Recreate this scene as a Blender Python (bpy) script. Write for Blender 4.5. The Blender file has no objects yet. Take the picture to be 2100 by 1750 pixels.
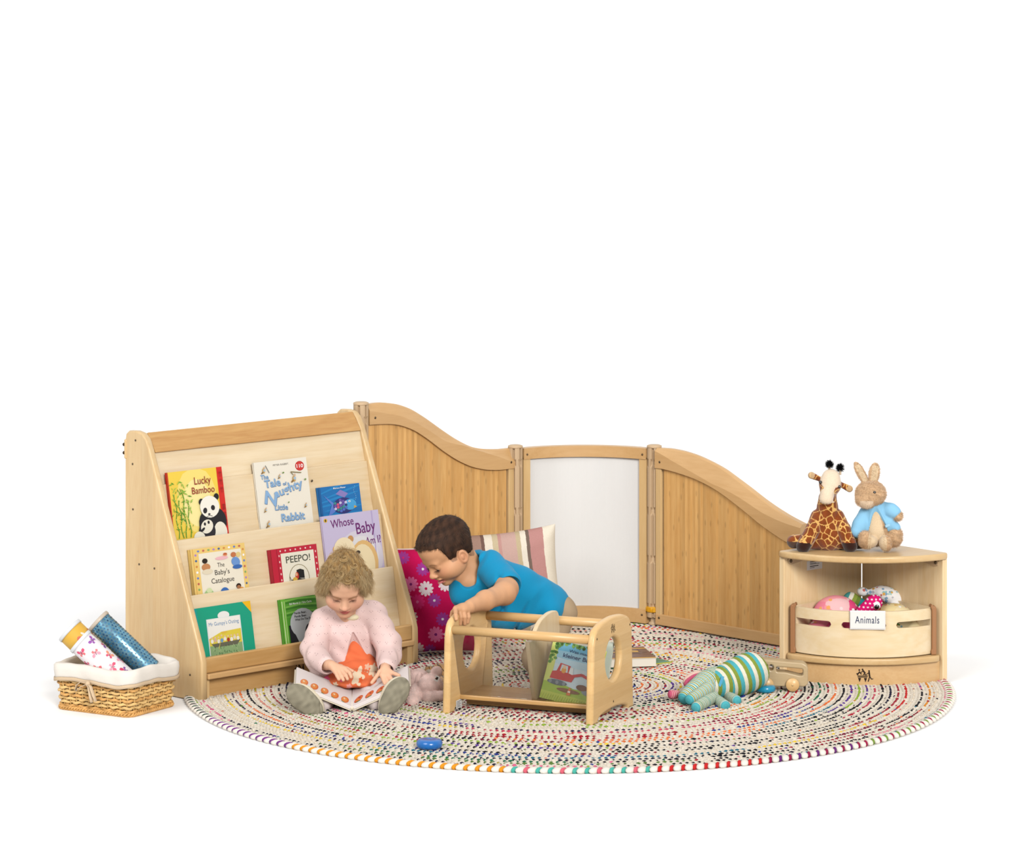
import bpy, math, random
import numpy as np
from mathutils import Vector, Matrix, Euler
random.seed(7); RNG = np.random.default_rng(7)
PI = math.pi
scene = bpy.context.scene
COL = scene.collection

# ------------------------------------------------------------------ camera frame helpers (metres, y = distance from the camera plane)
F_PX, CX, YH, CAMH = 7300.0, 1050.0, 50.0, 2.15
Y0 = 11.5                                   # world y = distance - Y0
def at(px, py, d):
    return Vector(((px-CX)/F_PX*d, d-Y0, CAMH-(py-YH)/F_PX*d))
def onplane(px, py, P, D):
    """point of a vertical plane through P=(x,d) with direction D; returns (s, z)"""
    u = (px-CX)/F_PX
    s = (P[1]*u-P[0])/(D[0]-D[1]*u)
    d = P[1]+D[1]*s
    return s, CAMH-(py-YH)/F_PX*d

def lin(c):
    if isinstance(c, str):
        c = c.lstrip('#'); c = [int(c[i:i+2], 16)/255 for i in (0, 2, 4)]
    return tuple(ALB*((v/12.92) if v <= .04045 else ((v+.055)/1.055)**2.4) for v in c[:3])
ALB = .62      # the studio is exposed so that its white floor burns out; albedos sit below paper white

# ------------------------------------------------------------------ materials
MATS = {}
def _new(name):
    m = bpy.data.materials.new(name); m.use_nodes = True
    nt = m.node_tree; b = nt.nodes['Principled BSDF']
    return m, nt, b
def mat(name, color='#ffffff', rough=.6, spec=.3, metal=0, noise=0, nscale=80, bump=0, trans=0, ior=1.45, sheen=0, alpha=1, coat=0, sss=0):
    if name in MATS: return MATS[name]
    m, nt, b = _new(name); c = lin(color)
    b.inputs['Base Color'].default_value = (*c, 1); b.inputs['Roughness'].default_value = rough
    b.inputs['Specular IOR Level'].default_value = spec; b.inputs['Metallic'].default_value = metal
    b.inputs['Transmission Weight'].default_value = trans; b.inputs['IOR'].default_value = ior
    b.inputs['Sheen Weight'].default_value = sheen; b.inputs['Coat Weight'].default_value = coat
    if sss:
        b.inputs['Subsurface Weight'].default_value = sss; b.inputs['Subsurface Radius'].default_value = (.012, .005, .003)
        b.inputs['Subsurface Scale'].default_value = .5
    if noise or bump:
        tc = nt.nodes.new('ShaderNodeTexCoord'); n = nt.nodes.new('ShaderNodeTexNoise')
        n.inputs['Scale'].default_value = nscale; n.inputs['Detail'].default_value = 5
        nt.links.new(tc.outputs['Object'], n.inputs['Vector'])
        if noise:
            r = nt.nodes.new('ShaderNodeValToRGB')
            r.color_ramp.elements[0].color = (*[max(0, v*(1-noise)) for v in c], 1); r.color_ramp.elements[0].position = .3
            r.color_ramp.elements[1].color = (*[min(1, v*(1+noise*.6)) for v in c], 1); r.color_ramp.elements[1].position = .7
            nt.links.new(n.outputs['Fac'], r.inputs['Fac']); nt.links.new(r.outputs['Color'], b.inputs['Base Color'])
        if bump:
            bp = nt.nodes.new('ShaderNodeBump'); bp.inputs['Strength'].default_value = bump; bp.inputs['Distance'].default_value = .002
            nt.links.new(n.outputs['Fac'], bp.inputs['Height']); nt.links.new(bp.outputs['Normal'], b.inputs['Normal'])
    MATS[name] = m; return m
def vmat(name, rough=.7, spec=.25, bump=0, nscale=300, sheen=0, sss=0, noise=0, coat=0):
    """material whose colour comes from the mesh's own colour attribute"""
    if name in MATS: return MATS[name]
    m = mat(name, '#ffffff', rough, spec, bump=bump, nscale=nscale, sheen=sheen, sss=sss, coat=coat)
    nt = m.node_tree; b = nt.nodes['Principled BSDF']
    a = nt.nodes.new('ShaderNodeAttribute'); a.attribute_name = 'col'
    out = a.outputs['Color']
    if noise:
        tc = nt.nodes.new('ShaderNodeTexCoord'); n = nt.nodes.new('ShaderNodeTexNoise'); n.inputs['Scale'].default_value = nscale
        nt.links.new(tc.outputs['Object'], n.inputs['Vector'])
        mr = nt.nodes.new('ShaderNodeMapRange'); mr.inputs['From Min'].default_value = .3; mr.inputs['From Max'].default_value = .7
        mr.inputs['To Min'].default_value = 1-noise; mr.inputs['To Max'].default_value = 1+noise*.5
        nt.links.new(n.outputs['Fac'], mr.inputs['Value'])
        mx = nt.nodes.new('ShaderNodeVectorMath'); mx.operation = 'SCALE'
        nt.links.new(out, mx.inputs[0]); nt.links.new(mr.outputs['Result'], mx.inputs['Scale']); out = mx.outputs['Vector']
    nt.links.new(out, b.inputs['Base Color']); return m
def wood(name, light, dark, axis='z', plank=0, rough=.38, gscale=1.0, contrast=.5, coat=.15, plank_axis=None, pvar=.12, knots=False):
    """wood grain running along axis; optional glued staves of width plank"""
    if name in MATS: return MATS[name]
    m, nt, b = _new(name); N = nt.nodes.new; L = nt.links.new
    b.inputs['Roughness'].default_value = rough; b.inputs['Specular IOR Level'].default_value = .35
    b.inputs['Coat Weight'].default_value = coat; b.inputs['Coat Roughness'].default_value = .25
    tc = N('ShaderNodeTexCoord'); mp = N('ShaderNodeMapping')
    ai = 'xyz'.index(axis); sc = [1.0, 1.0, 1.0]; sc[ai] = .09
    L(tc.outputs['Object'], mp.inputs['Vector']); mp.inputs['Scale'].default_value = sc
    vec = mp.outputs['Vector']; rnd = None
    if plank:
        sp = N('ShaderNodeSeparateXYZ'); L(tc.outputs['Object'], sp.inputs[0])
        pa = plank_axis or [a for a in 'xyz' if a != axis][0]
        dv = N('ShaderNodeMath'); dv.operation = 'DIVIDE'; dv.inputs[1].default_value = plank; L(sp.outputs['XYZ'.index(pa.upper())], dv.inputs[0])
        fl = N('ShaderNodeMath'); fl.operation = 'FLOOR'; L(dv.outputs[0], fl.inputs[0])
        wn = N('ShaderNodeTexWhiteNoise'); wn.noise_dimensions = '1D'; L(fl.outputs[0], wn.inputs['W']); rnd = wn
        ad = N('ShaderNodeVectorMath'); ad.operation = 'MULTIPLY_ADD'
        L(wn.outputs['Color'], ad.inputs[0]); ad.inputs[1].default_value = (3, 3, 3); L(vec, ad.inputs[2]); vec = ad.outputs[0]
    n1 = N('ShaderNodeTexNoise'); n1.inputs['Scale'].default_value = 14*gscale; n1.inputs['Detail'].default_value = 3; n1.inputs['Distortion'].default_value = .6
    n2 = N('ShaderNodeTexNoise'); n2.inputs['Scale'].default_value = 170*gscale; n2.inputs['Detail'].default_value = 3
    L(vec, n1.inputs['Vector']); L(vec, n2.inputs['Vector'])
    w = N('ShaderNodeMath'); w.operation = 'MULTIPLY'; w.inputs[1].default_value = 26; L(n1.outputs['Fac'], w.inputs[0])
    s = N('ShaderNodeMath'); s.operation = 'SINE'; L(w.outputs[0], s.inputs[0])
    m1 = N('ShaderNodeMath'); m1.operation = 'MULTIPLY_ADD'; m1.inputs[1].default_value = .16; m1.inputs[2].default_value = .0; L(s.outputs[0], m1.inputs[0])
    m2 = N('ShaderNodeMath'); m2.operation = 'ADD'; L(m1.outputs[0], m2.inputs[0]); L(n2.outputs['Fac'], m2.inputs[1])
    m2b = N('ShaderNodeMath'); m2b.operation = 'MULTIPLY_ADD'; L(n1.outputs['Fac'], m2b.inputs[0]); m2b.inputs[1].default_value = .7; L(m2.outputs[0], m2b.inputs[2])
    rp = N('ShaderNodeMapRange'); rp.inputs['From Min'].default_value = .5; rp.inputs['From Max'].default_value = 1.25
    rp.inputs['To Min'].default_value = .5-contrast*.5; rp.inputs['To Max'].default_value = .5+contrast*.5; L(m2b.outputs[0], rp.inputs['Value'])
    mx = N('ShaderNodeMix'); mx.data_type = 'RGBA'; mx.inputs['A'].default_value = (*lin(light), 1); mx.inputs['B'].default_value = (*lin(dark), 1)
    L(rp.outputs['Result'], mx.inputs['Factor']); out = mx.outputs['Result']
    if rnd:
        mr = N('ShaderNodeMapRange'); mr.inputs['To Min'].default_value = 1-pvar; mr.inputs['To Max'].default_value = 1+pvar*.6; L(rnd.outputs['Value'], mr.inputs['Value'])
        vs = N('ShaderNodeVectorMath'); vs.operation = 'SCALE'; L(out, vs.inputs[0]); L(mr.outputs['Result'], vs.inputs['Scale']); out = vs.outputs['Vector']
    if knots:
        sk = N('ShaderNodeSeparateXYZ'); L(tc.outputs['Object'], sk.inputs[0]); ck = N('ShaderNodeCombineXYZ'); L(sk.outputs['X'], ck.inputs[0]); L(sk.outputs['Z'], ck.inputs[1])
        mk = N('ShaderNodeMapping'); mk.inputs['Scale'].default_value = (26, 9, 1); L(ck.outputs[0], mk.inputs['Vector'])
        vo = N('ShaderNodeTexVoronoi'); vo.voronoi_dimensions = '2D'; vo.inputs['Scale'].default_value = 1; L(mk.outputs['Vector'], vo.inputs['Vector'])
        km = N('ShaderNodeMapRange'); km.inputs['From Min'].default_value = .05; km.inputs['From Max'].default_value = .13; km.inputs['To Min'].default_value = .80; L(vo.outputs['Distance'], km.inputs['Value'])
        vk = N('ShaderNodeVectorMath'); vk.operation = 'SCALE'; L(out, vk.inputs[0]); L(km.outputs['Result'], vk.inputs['Scale']); out = vk.outputs['Vector']
    L(out, b.inputs['Base Color'])
    bp = N('ShaderNodeBump'); bp.inputs['Strength'].default_value = .04; bp.inputs['Distance'].default_value = .001; L(n2.outputs['Fac'], bp.inputs['Height']); L(bp.outputs['Normal'], b.inputs['Normal'])
    MATS[name] = m; return m

# ------------------------------------------------------------------ mesh builder
_tc = {}
def text_geo(s, size=1.0, bold=0.0, spacing=1.0, align='LEFT'):
    key = (s, bold, spacing, align)
    if key not in _tc:
        cu = bpy.data.curves.new('t', 'FONT'); cu.body = s; cu.size = 1; cu.offset = bold; cu.space_character = spacing
        cu.align_x = align; cu.resolution_u = 3
        o = bpy.data.objects.new('t', cu); COL.objects.link(o)
        dg = bpy.context.evaluated_depsgraph_get(); me = bpy.data.meshes.new_from_object(o.evaluated_get(dg))
        _tc[key] = ([tuple(v.co) for v in me.vertices], [tuple(p.vertices) for p in me.polygons])
        bpy.data.meshes.remove(me); bpy.data.objects.remove(o); bpy.data.curves.remove(cu)
    v, f = _tc[key]
    return [(a*size, b*size) for a, b, _ in v], f

def curve_plate(outlines, th, bevel=0.0, bres=2):
    """2D outlines (first outer, rest holes) filled, extruded to thickness th and rounded; returns verts, faces centred on z"""
    cu = bpy.data.curves.new('p', 'CURVE'); cu.dimensions = '2D'; cu.fill_mode = 'BOTH'
    cu.extrude = max(th/2-bevel, 0); cu.bevel_depth = bevel; cu.bevel_resolution = bres; cu.offset = -bevel
    for ol in outlines:
        sp = cu.splines.new('POLY'); sp.points.add(len(ol)-1)
        for i, p in enumerate(ol): sp.points[i].co = (p[0], p[1], 0, 1)
        sp.use_cyclic_u = True
    o = bpy.data.objects.new('p', cu); COL.objects.link(o)
    dg = bpy.context.evaluated_depsgraph_get(); me = bpy.data.meshes.new_from_object(o.evaluated_get(dg))
    r = [tuple(v.co) for v in me.vertices], [tuple(p.vertices) for p in me.polygons]
    bpy.data.meshes.remove(me); bpy.data.objects.remove(o); bpy.data.curves.remove(cu)
    return r

class MB:
    def __init__(s): s.v = []; s.f = []; s.m = []; s.mats = []; s.sm = []
    def mi(s, m):
        if m not in s.mats: s.mats.append(m)
        return s.mats.index(m)
    def add(s, vs, fs, m, M=None, smooth=False):
        o = len(s.v); k = s.mi(m)
        if M is not None: vs = [tuple(M @ Vector(v)) for v in vs]
        s.v += [tuple(v) for v in vs]; s.f += [tuple(i+o for i in f) for f in fs]; s.m += [k]*len(fs); s.sm += [smooth]*len(fs)
        return s
    def box(s, lo, hi, m, M=None):
        x0, y0, z0 = lo; x1, y1, z1 = hi
        vs = [(x0,y0,z0),(x1,y0,z0),(x1,y1,z0),(x0,y1,z0),(x0,y0,z1),(x1,y0,z1),(x1,y1,z1),(x0,y1,z1)]
        fs = [(0,3,2,1),(4,5,6,7),(0,1,5,4),(1,2,6,5),(2,3,7,6),(3,0,4,7)]
        return s.add(vs, fs, m, M)
    def prism(s, poly, t0, t1, m, plane='xy', M=None, smooth=False):
        def c(p, t): return {'xy': (p[0], p[1], t), 'xz': (p[0], t, p[1]), 'yz': (t, p[0], p[1])}[plane]
        n = len(poly); vs = [c(p, t0) for p in poly]+[c(p, t1) for p in poly]
        s.add(vs, [tuple(range(n)), tuple(range(2*n-1, n-1, -1))], m, M)
        o = len(s.v)-2*n; k = s.mi(m)
        for i in range(n):
            j = (i+1) % n; s.f.append((o+i, o+i+n, o+j+n, o+j)); s.m.append(k); s.sm.append(smooth)
        return s
    def plate(s, outlines, t0, t1, m, plane='yz', bevel=.004, M=None, bres=2):
        v, f = curve_plate(outlines, abs(t1-t0), bevel, bres); c = (t0+t1)/2
        mp = {'xy': lambda a: (a[0], a[1], a[2]+c), 'xz': lambda a: (a[0], a[2]+c, a[1]), 'yz': lambda a: (a[2]+c, a[0], a[1])}[plane]
        return s.add([mp(a) for a in v], f, m, M, True)
    def tube(s, pts, r, m, n=10, M=None, cap=True, closed=False, flat=1.0):
        pts = [Vector(p) for p in pts]; N = len(pts); rs = r if hasattr(r, '__len__') else [r]*N
        vs = []; up = None
        for i, p in enumerate(pts):
            if closed: t = pts[(i+1) % N]-pts[i-1]
            else: t = pts[min(i+1, N-1)]-pts[max(i-1, 0)]
            t.normalize()
            if up is None: up = Vector((0, 0, 1)) if abs(t.z) < .9 else Vector((1, 0, 0))
            a = t.cross(up); a.normalize(); b = a.cross(t); up = b
            for k in range(n):
                th = 2*PI*k/n; vs.append(tuple(p+a*math.cos(th)*rs[i]+b*math.sin(th)*rs[i]*flat))
        fs = []
        for i in range(N if closed else N-1):
            j = (i+1) % N
            for k in range(n): fs.append((i*n+k, i*n+(k+1) % n, j*n+(k+1) % n, j*n+k))
        if cap and not closed: fs += [tuple(range(n-1, -1, -1)), tuple((N-1)*n+k for k in range(n))]
        return s.add(vs, fs, m, M, True)
    def lathe(s, prof, m, n=32, M=None, smooth=True):
        vs = []; fs = []
        for r, z in prof:
            for k in range(n): vs.append((r*math.cos(2*PI*k/n), r*math.sin(2*PI*k/n), z))
        for i in range(len(prof)-1):
            for k in range(n): fs.append((i*n+k, i*n+(k+1) % n, (i+1)*n+(k+1) % n, (i+1)*n+k))
        fs += [tuple(range(n-1, -1, -1)), tuple((len(prof)-1)*n+k for k in range(n))]
        return s.add(vs, fs, m, M, smooth)
    def ball(s, c, r, m, n=16, M=None):
        if not hasattr(r, '__len__'): r = (r, r, r)
        vs = [(c[0], c[1], c[2]-r[2])]; fs = []; h = n//2
        for i in range(1, h):
            a = -PI/2+PI*i/h
            for k in range(n): vs.append((c[0]+r[0]*math.cos(a)*math.cos(2*PI*k/n), c[1]+r[1]*math.cos(a)*math.sin(2*PI*k/n), c[2]+r[2]*math.sin(a)))
        vs.append((c[0], c[1], c[2]+r[2])); T = len(vs)-1
        for k in range(n):
            fs.append((0, 1+(k+1) % n, 1+k)); fs.append((T, T-n+k, T-n+(k+1) % n))
            for i in range(h-2): fs.append((1+i*n+k, 1+i*n+(k+1) % n, 1+(i+1)*n+(k+1) % n, 1+(i+1)*n+k))
        return s.add(vs, fs, m, M, True)
    def build(s, name, parent=None, bevel=0, seg=2, loc=None, rot=None, label=None):
        me = bpy.data.meshes.new(name); me.from_pydata(s.v, [], s.f)
        for m in s.mats: me.materials.append(m)
        me.polygons.foreach_set('material_index', s.m); me.polygons.foreach_set('use_smooth', s.sm); me.update()
        o = bpy.data.objects.new(name, me); COL.objects.link(o)
        if bevel:
            b = o.modifiers.new('edge', 'BEVEL'); b.width = bevel; b.segments = seg; b.limit_method = 'ANGLE'; b.angle_limit = .7; b.harden_normals = False
        if parent: o.parent = parent
        if loc: o.location = loc
        if rot: o.rotation_euler = rot
        if label: o['label'] = label
        return o

def tag(o, label, cat, group=None, kind=None):
    o['label'] = label; o['category'] = cat
    if group: o['group'] = group
    if kind: o['kind'] = kind
    return o
def root(name, label, cat, loc=(0, 0, 0), rot=(0, 0, 0), group=None, M=None):
    e = bpy.data.objects.new(name, None); COL.objects.link(e); e.empty_display_size = .05
    if M is not None: e.location = M.to_translation(); e.rotation_euler = M.to_euler()
    else: e.location = loc; e.rotation_euler = rot
    return tag(e, label, cat, group)

def np_mesh(name, V, Fc, material, col=None, parent=None, smooth=True, attr_point=True):
    me = bpy.data.meshes.new(name); nv = len(V); nf = len(Fc); k = Fc.shape[1]
    me.vertices.add(nv); me.vertices.foreach_set('co', np.asarray(V, np.float32).ravel())
    me.loops.add(nf*k); me.loops.foreach_set('vertex_index', np.asarray(Fc, np.int32).ravel())
    me.polygons.add(nf); me.polygons.foreach_set('loop_start', np.arange(0, nf*k, k, dtype=np.int32))
    me.polygons.foreach_set('loop_total', np.full(nf, k, dtype=np.int32))
    me.polygons.foreach_set('use_smooth', np.full(nf, smooth, dtype=bool))
    me.materials.append(material); me.update(calc_edges=True); me.validate()
    if col is not None:
        a = me.color_attributes.new('col', 'FLOAT_COLOR', 'POINT')
        c4 = np.ones((nv, 4), np.float32); c4[:, :3] = col; a.data.foreach_set('color', c4.ravel())
    o = bpy.data.objects.new(name, me); COL.objects.link(o)
    if parent: o.parent = parent
    return o

# ------------------------------------------------------------------ implicit surfaces (smooth unions meshed with surface nets)
def euler_m(rx=0, ry=0, rz=0): return np.array(Euler((rx, ry, rz)).to_matrix())
def frame(f, u):
    """columns right, forward(+y), up from a forward and an approximate up vector"""
    f = np.array(f, float); f /= np.linalg.norm(f); r = np.cross(f, u); r /= np.linalg.norm(r); u2 = np.cross(r, f)
    return np.stack([r, f, u2], 1)
class SDF:
    def __init__(s, h): s.h = h; s.P = []
    def ell(s, c, r, R=None, k=.008, op='u', inf=0):
        c = np.array(c, float); r = np.array(r if hasattr(r, '__len__') else (r, r, r), float)+inf
        ex = r if R is None else np.sqrt(((np.array(R)*r)**2).sum(1))
        def fn(X):
            p = X-c.astype(np.float32)
            if R is not None: p = p @ np.array(R, np.float32)
            k0 = np.sqrt(((p/r)**2).sum(-1)); k1 = np.sqrt(((p/(r*r))**2).sum(-1))
            return k0*(k0-1)/np.maximum(k1, 1e-6)
        s.P.append((fn, c-ex, c+ex, k, op)); return s
    def cone(s, a, b, ra, rb, k=.008, op='u', inf=0, sq=None):
        a = np.array(a, float); b = np.array(b, float); ra += inf; rb += inf
        d = b-a; L2 = float(d@d)+1e-12
        def fn(X):
            p = X-a.astype(np.float32); t = np.clip((p@d.astype(np.float32))/L2, 0, 1)
            return np.sqrt(((p-t[..., None]*d.astype(np.float32))**2).sum(-1))-(ra+(rb-ra)*t)
        R = max(ra, rb); s.P.append((fn, np.minimum(a, b)-R, np.maximum(a, b)+R, k, op)); return s
    def chain(s, pts, rs, k=.006, op='u', inf=0):
        for i in range(len(pts)-1): s.cone(pts[i], pts[i+1], rs[i], rs[i+1], k, op, inf)
        return s
    def box(s, c, hs, R=None, rad=.004, k=.006, op='u'):
        c = np.array(c, float); hs = np.array(hs, float); Rm = np.eye(3) if R is None else np.array(R)
        ex = np.abs(Rm)@(hs)+rad
        def fn(X):
            q = np.abs((X-c.astype(np.float32)) @ Rm.astype(np.float32))-(hs-rad)
            return np.sqrt((np.maximum(q, 0)**2).sum(-1))+np.minimum(q.max(-1), 0)-rad
        s.P.append((fn, c-ex, c+ex, k, op)); return s
    def custom(s, fn, lo, hi, k=.005, op='u'):
        s.P.append((fn, np.array(lo, float), np.array(hi, float), k, op)); return s
    def mesh(s):
        h = s.h; us = [p for p in s.P if p[4] == 'u']
        lo = np.min([p[1] for p in us], 0)-4*h-.004; hi = np.max([p[2] for p in us], 0)+4*h+.004
        n = np.ceil((hi-lo)/h).astype(int)+1
        ax = [(lo[i]+h*np.arange(n[i])).astype(np.float32) for i in range(3)]
        F = np.full(n, .5, np.float32)
        for fn, a, b, k, op in s.P:
            mg = k+3*h+.004
            i0 = np.clip(np.floor((a-mg-lo)/h).astype(int), 0, n-1); i1 = np.clip(np.ceil((b+mg-lo)/h).astype(int)+1, 1, n)
            if op == 'warp': i0 = np.zeros(3, int); i1 = n
            if (i1 <= i0).any(): continue
            sl = tuple(slice(i0[i], i1[i]) for i in range(3))
            for x0 in range(i0[0], i1[0], 40):          # slabs keep memory low
                x1 = min(x0+40, i1[0]); X = np.stack(np.meshgrid(ax[0][x0:x1], ax[1][sl[1]], ax[2][sl[2]], indexing='ij'), -1)
                G = F[x0:x1, sl[1], sl[2]]
                if op in ('disp', 'warp'): G += fn(X); continue
                D = fn(X).astype(np.float32)
                if op == 'u':
                    if k > 0: hh = np.maximum(k-np.abs(G-D), 0)/k; G[...] = np.minimum(G, D)-hh*hh*k*.25
                    else: G[...] = np.minimum(G, D)
                elif op == 's':
                    if k > 0: hh = np.maximum(k-np.abs(G+D), 0)/k; G[...] = np.maximum(G, -D)+hh*hh*k*.25
                    else: G[...] = np.maximum(G, -D)
                elif op == 'i': G[...] = np.maximum(G, D)
        return nets(F, lo, h)
def nets(F, lo, h):
    S = F < 0; nx, ny, nz = [a-1 for a in F.shape]
    cnt = np.zeros((nx, ny, nz), np.uint8)
    for dx in (0, 1):
        for dy in (0, 1):
            for dz in (0, 1): cnt += S[dx:nx+dx, dy:ny+dy, dz:nz+dz]
    I = np.argwhere((cnt > 0) & (cnt < 8)); idx = np.full((nx, ny, nz), -1, np.int32)
    idx[I[:, 0], I[:, 1], I[:, 2]] = np.arange(len(I))
    acc = np.zeros((len(I), 3)); num = np.zeros(len(I)); C = [(a, b, c) for a in (0, 1) for b in (0, 1) for c in (0, 1)]
    for a in C:
        for axn in range(3):
            if a[axn] == 1: continue
            b = list(a); b[axn] = 1
            fa = F[I[:, 0]+a[0], I[:, 1]+a[1], I[:, 2]+a[2]]; fb = F[I[:, 0]+b[0], I[:, 1]+b[1], I[:, 2]+b[2]]
            m = (fa < 0) != (fb < 0); t = np.where(m, fa/np.where(m, fa-fb, 1), 0)
            p = np.array(a, float)[None]+np.zeros((len(I), 3)); p[:, axn] += t
            acc[m] += p[m]; num[m] += 1
    V = (I+acc/num[:, None])*h+lo
    Q = []
    for axn in range(3):
        sl0 = [slice(1, None)]*3; sl0[axn] = slice(0, -1); sl1 = [slice(1, None)]*3; sl1[axn] = slice(1, None)
        A = S[tuple(sl0)]; B = S[tuple(sl1)]; J = np.argwhere(A != B)
        off = np.ones(3, int); off[axn] = 0; J = J+off; u, v = [(1, 2), (2, 0), (0, 1)][axn]
        ok = (J[:, 0] < nx) & (J[:, 1] < ny) & (J[:, 2] < nz); J = J[ok]
        def g(du, dv):
            K = J.copy(); K[:, u] -= du; K[:, v] -= dv; return idx[K[:, 0], K[:, 1], K[:, 2]]
        q = np.stack([g(1, 1), g(0, 1), g(0, 0), g(1, 0)], 1)
        inside = S[J[:, 0], J[:, 1], J[:, 2]]; q[~inside] = q[~inside][:, ::-1]; Q.append(q)
    Q = np.concatenate(Q); Q = Q[(Q >= 0).all(1)]
    # light smoothing of the net
    for _ in range(1):
        acc = np.zeros_like(V); n = np.zeros(len(V))
        for a, b in ((0, 1), (1, 2), (2, 3), (3, 0)):
            np.add.at(acc, Q[:, a], V[Q[:, b]]); np.add.at(n, Q[:, a], 1); np.add.at(acc, Q[:, b], V[Q[:, a]]); np.add.at(n, Q[:, b], 1)
        V = V*.5+.5*acc/np.maximum(n, 1)[:, None]
    return V, Q
def normals(V, Q):
    n = np.cross(V[Q[:, 2]]-V[Q[:, 0]], V[Q[:, 3]]-V[Q[:, 1]]); N = np.zeros_like(V)
    for i in range(4): np.add.at(N, Q[:, i], n)
    return N/np.maximum(np.linalg.norm(N, axis=1), 1e-12)[:, None]
def strands(name, roots, dirs, length, width, color, material, parent, seg=4, curl=0, curlr=0, gravity=0, phase=None, jitter=.2, taper=.2, bend=None, cjit=.12):
    """many fine three-sided hairs as one mesh"""
    n = len(roots); L = length*(1+RNG.uniform(-jitter, jitter, n)); d = dirs+RNG.normal(0, jitter*.6, (n, 3)); d /= np.linalg.norm(d, axis=1)[:, None]
    a = np.cross(d, np.array([.13, .27, .95])); a /= np.linalg.norm(a, axis=1)[:, None]; b = np.cross(d, a)
    P = np.zeros((n, seg+1, 3)); ph = RNG.uniform(0, 2*PI, n) if phase is None else phase; pos = roots.copy(); cd = d.copy()
    for i in range(seg+1):
        t = i/seg; off = 0
        if curl: off = (a*np.cos(ph+curl*t)[:, None]+b*np.sin(ph+curl*t)[:, None]-a*np.cos(ph)[:, None]-b*np.sin(ph)[:, None])*curlr*min(1, t*1.5)
        P[:, i] = pos+off
        cd = cd+np.array([0, 0, -gravity])/seg
        if bend is not None: cd = cd+bend/seg
        cd /= np.linalg.norm(cd, axis=1)[:, None]; pos = pos+cd*(L/seg)[:, None]
    T = np.gradient(P, axis=1); T /= np.maximum(np.linalg.norm(T, axis=2), 1e-9)[..., None]
    A = np.cross(T, np.array([.3, .2, .9])); A /= np.maximum(np.linalg.norm(A, axis=2), 1e-9)[..., None]; B = np.cross(T, A)
    w = width*(1-(1-taper)*np.linspace(0, 1, seg+1))[None, :, None]
    ring = np.stack([P+w*(A*math.cos(q)+B*math.sin(q)) for q in (0, 2.094, 4.189)], 2)
    V = ring.reshape(-1, 3); base = (np.arange(n)[:, None]*(seg+1)+np.arange(seg)[None])*3
    Fc = []
    for k in range(3):
        k2 = (k+1) % 3; Fc.append(np.stack([base+k, base+k2, base+3+k2, base+3+k], -1).reshape(-1, 4))
    Fc = np.concatenate(Fc)
    c = np.asarray(color, float); c = np.broadcast_to(c, (n, 3))*(1+RNG.uniform(-cjit, cjit, (n, 1))); c = np.repeat(np.clip(c, 0, 1), (seg+1)*3, axis=0)
    return np_mesh(name, V, Fc, material, c, parent)
def sample(V, Q, count, mask=None):
    """random points on a quad mesh with normals"""
    N = normals(V, Q); idx = np.arange(len(V)) if mask is None else np.where(mask)[0]
    r = RNG.choice(idx, count); p = V[r]+RNG.normal(0, .0008, (count, 3)); return p, N[r], r
def smooth01(x): x = np.clip(x, 0, 1); return x*x*(3-2*x)
# ================================================================== camera, light, floor
cam = bpy.data.cameras.new('camera'); co = bpy.data.objects.new('camera', cam); COL.objects.link(co)
co.location = (0, -Y0, CAMH); co.rotation_euler = (PI/2, 0, 0); cam.sensor_width = 36; cam.lens = 36*F_PX/2100
cam.shift_y = -(875-YH)/2100; cam.clip_end = 300; scene.camera = co
vs = scene.view_settings; vs.view_transform = 'Standard'; vs.look = 'None'; vs.exposure = .64; vs.gamma = 1; vs.use_curve_mapping = False
w = bpy.data.worlds.new('studio'); scene.world = w; w.use_nodes = True; nt = w.node_tree
bg = nt.nodes['Background']; bg.inputs['Color'].default_value = (1, 1, 1, 1); tc = nt.nodes.new('ShaderNodeTexCoord'); sx = nt.nodes.new('ShaderNodeSeparateXYZ')
nt.links.new(tc.outputs['Generated'], sx.inputs[0])
rp = nt.nodes.new('ShaderNodeMapRange'); rp.inputs['From Min'].default_value = -.6; rp.inputs['From Max'].default_value = .25
rp.inputs['To Min'].default_value = .28; rp.inputs['To Max'].default_value = .68
nt.links.new(sx.outputs['Y'], rp.inputs['Value']); nt.links.new(rp.outputs['Result'], bg.inputs['Strength'])
def sun(name, az, el, strength, angle, col=(1, 1, 1)):
    l = bpy.data.lights.new(name, 'SUN'); l.energy = strength; l.angle = math.radians(angle); l.color = col
    o = bpy.data.objects.new(name, l); COL.objects.link(o)
    d = Vector((math.sin(math.radians(az))*math.cos(math.radians(el)), -math.cos(math.radians(az))*math.cos(math.radians(el)), math.sin(math.radians(el))))
    o.rotation_euler = d.to_track_quat('Z', 'Y').to_euler(); o.location = d*5; return o
sun('key_light', 18, 24, 2.1, 18, (1, .97, .93))
sun('side_light', -40, 36, 1.1, 32, (1, .98, .96))
FZ = -.008
FLOORM = mat('studio_white', '#ffffff', .9, .05); FLOORM.node_tree.nodes['Principled BSDF'].inputs['Base Color'].default_value = (.80, .80, .80, 1)
MB().box((-60, -30, FZ-.02), (60, 120, FZ), FLOORM).build('floor')['kind'] = 'structure'

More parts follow.
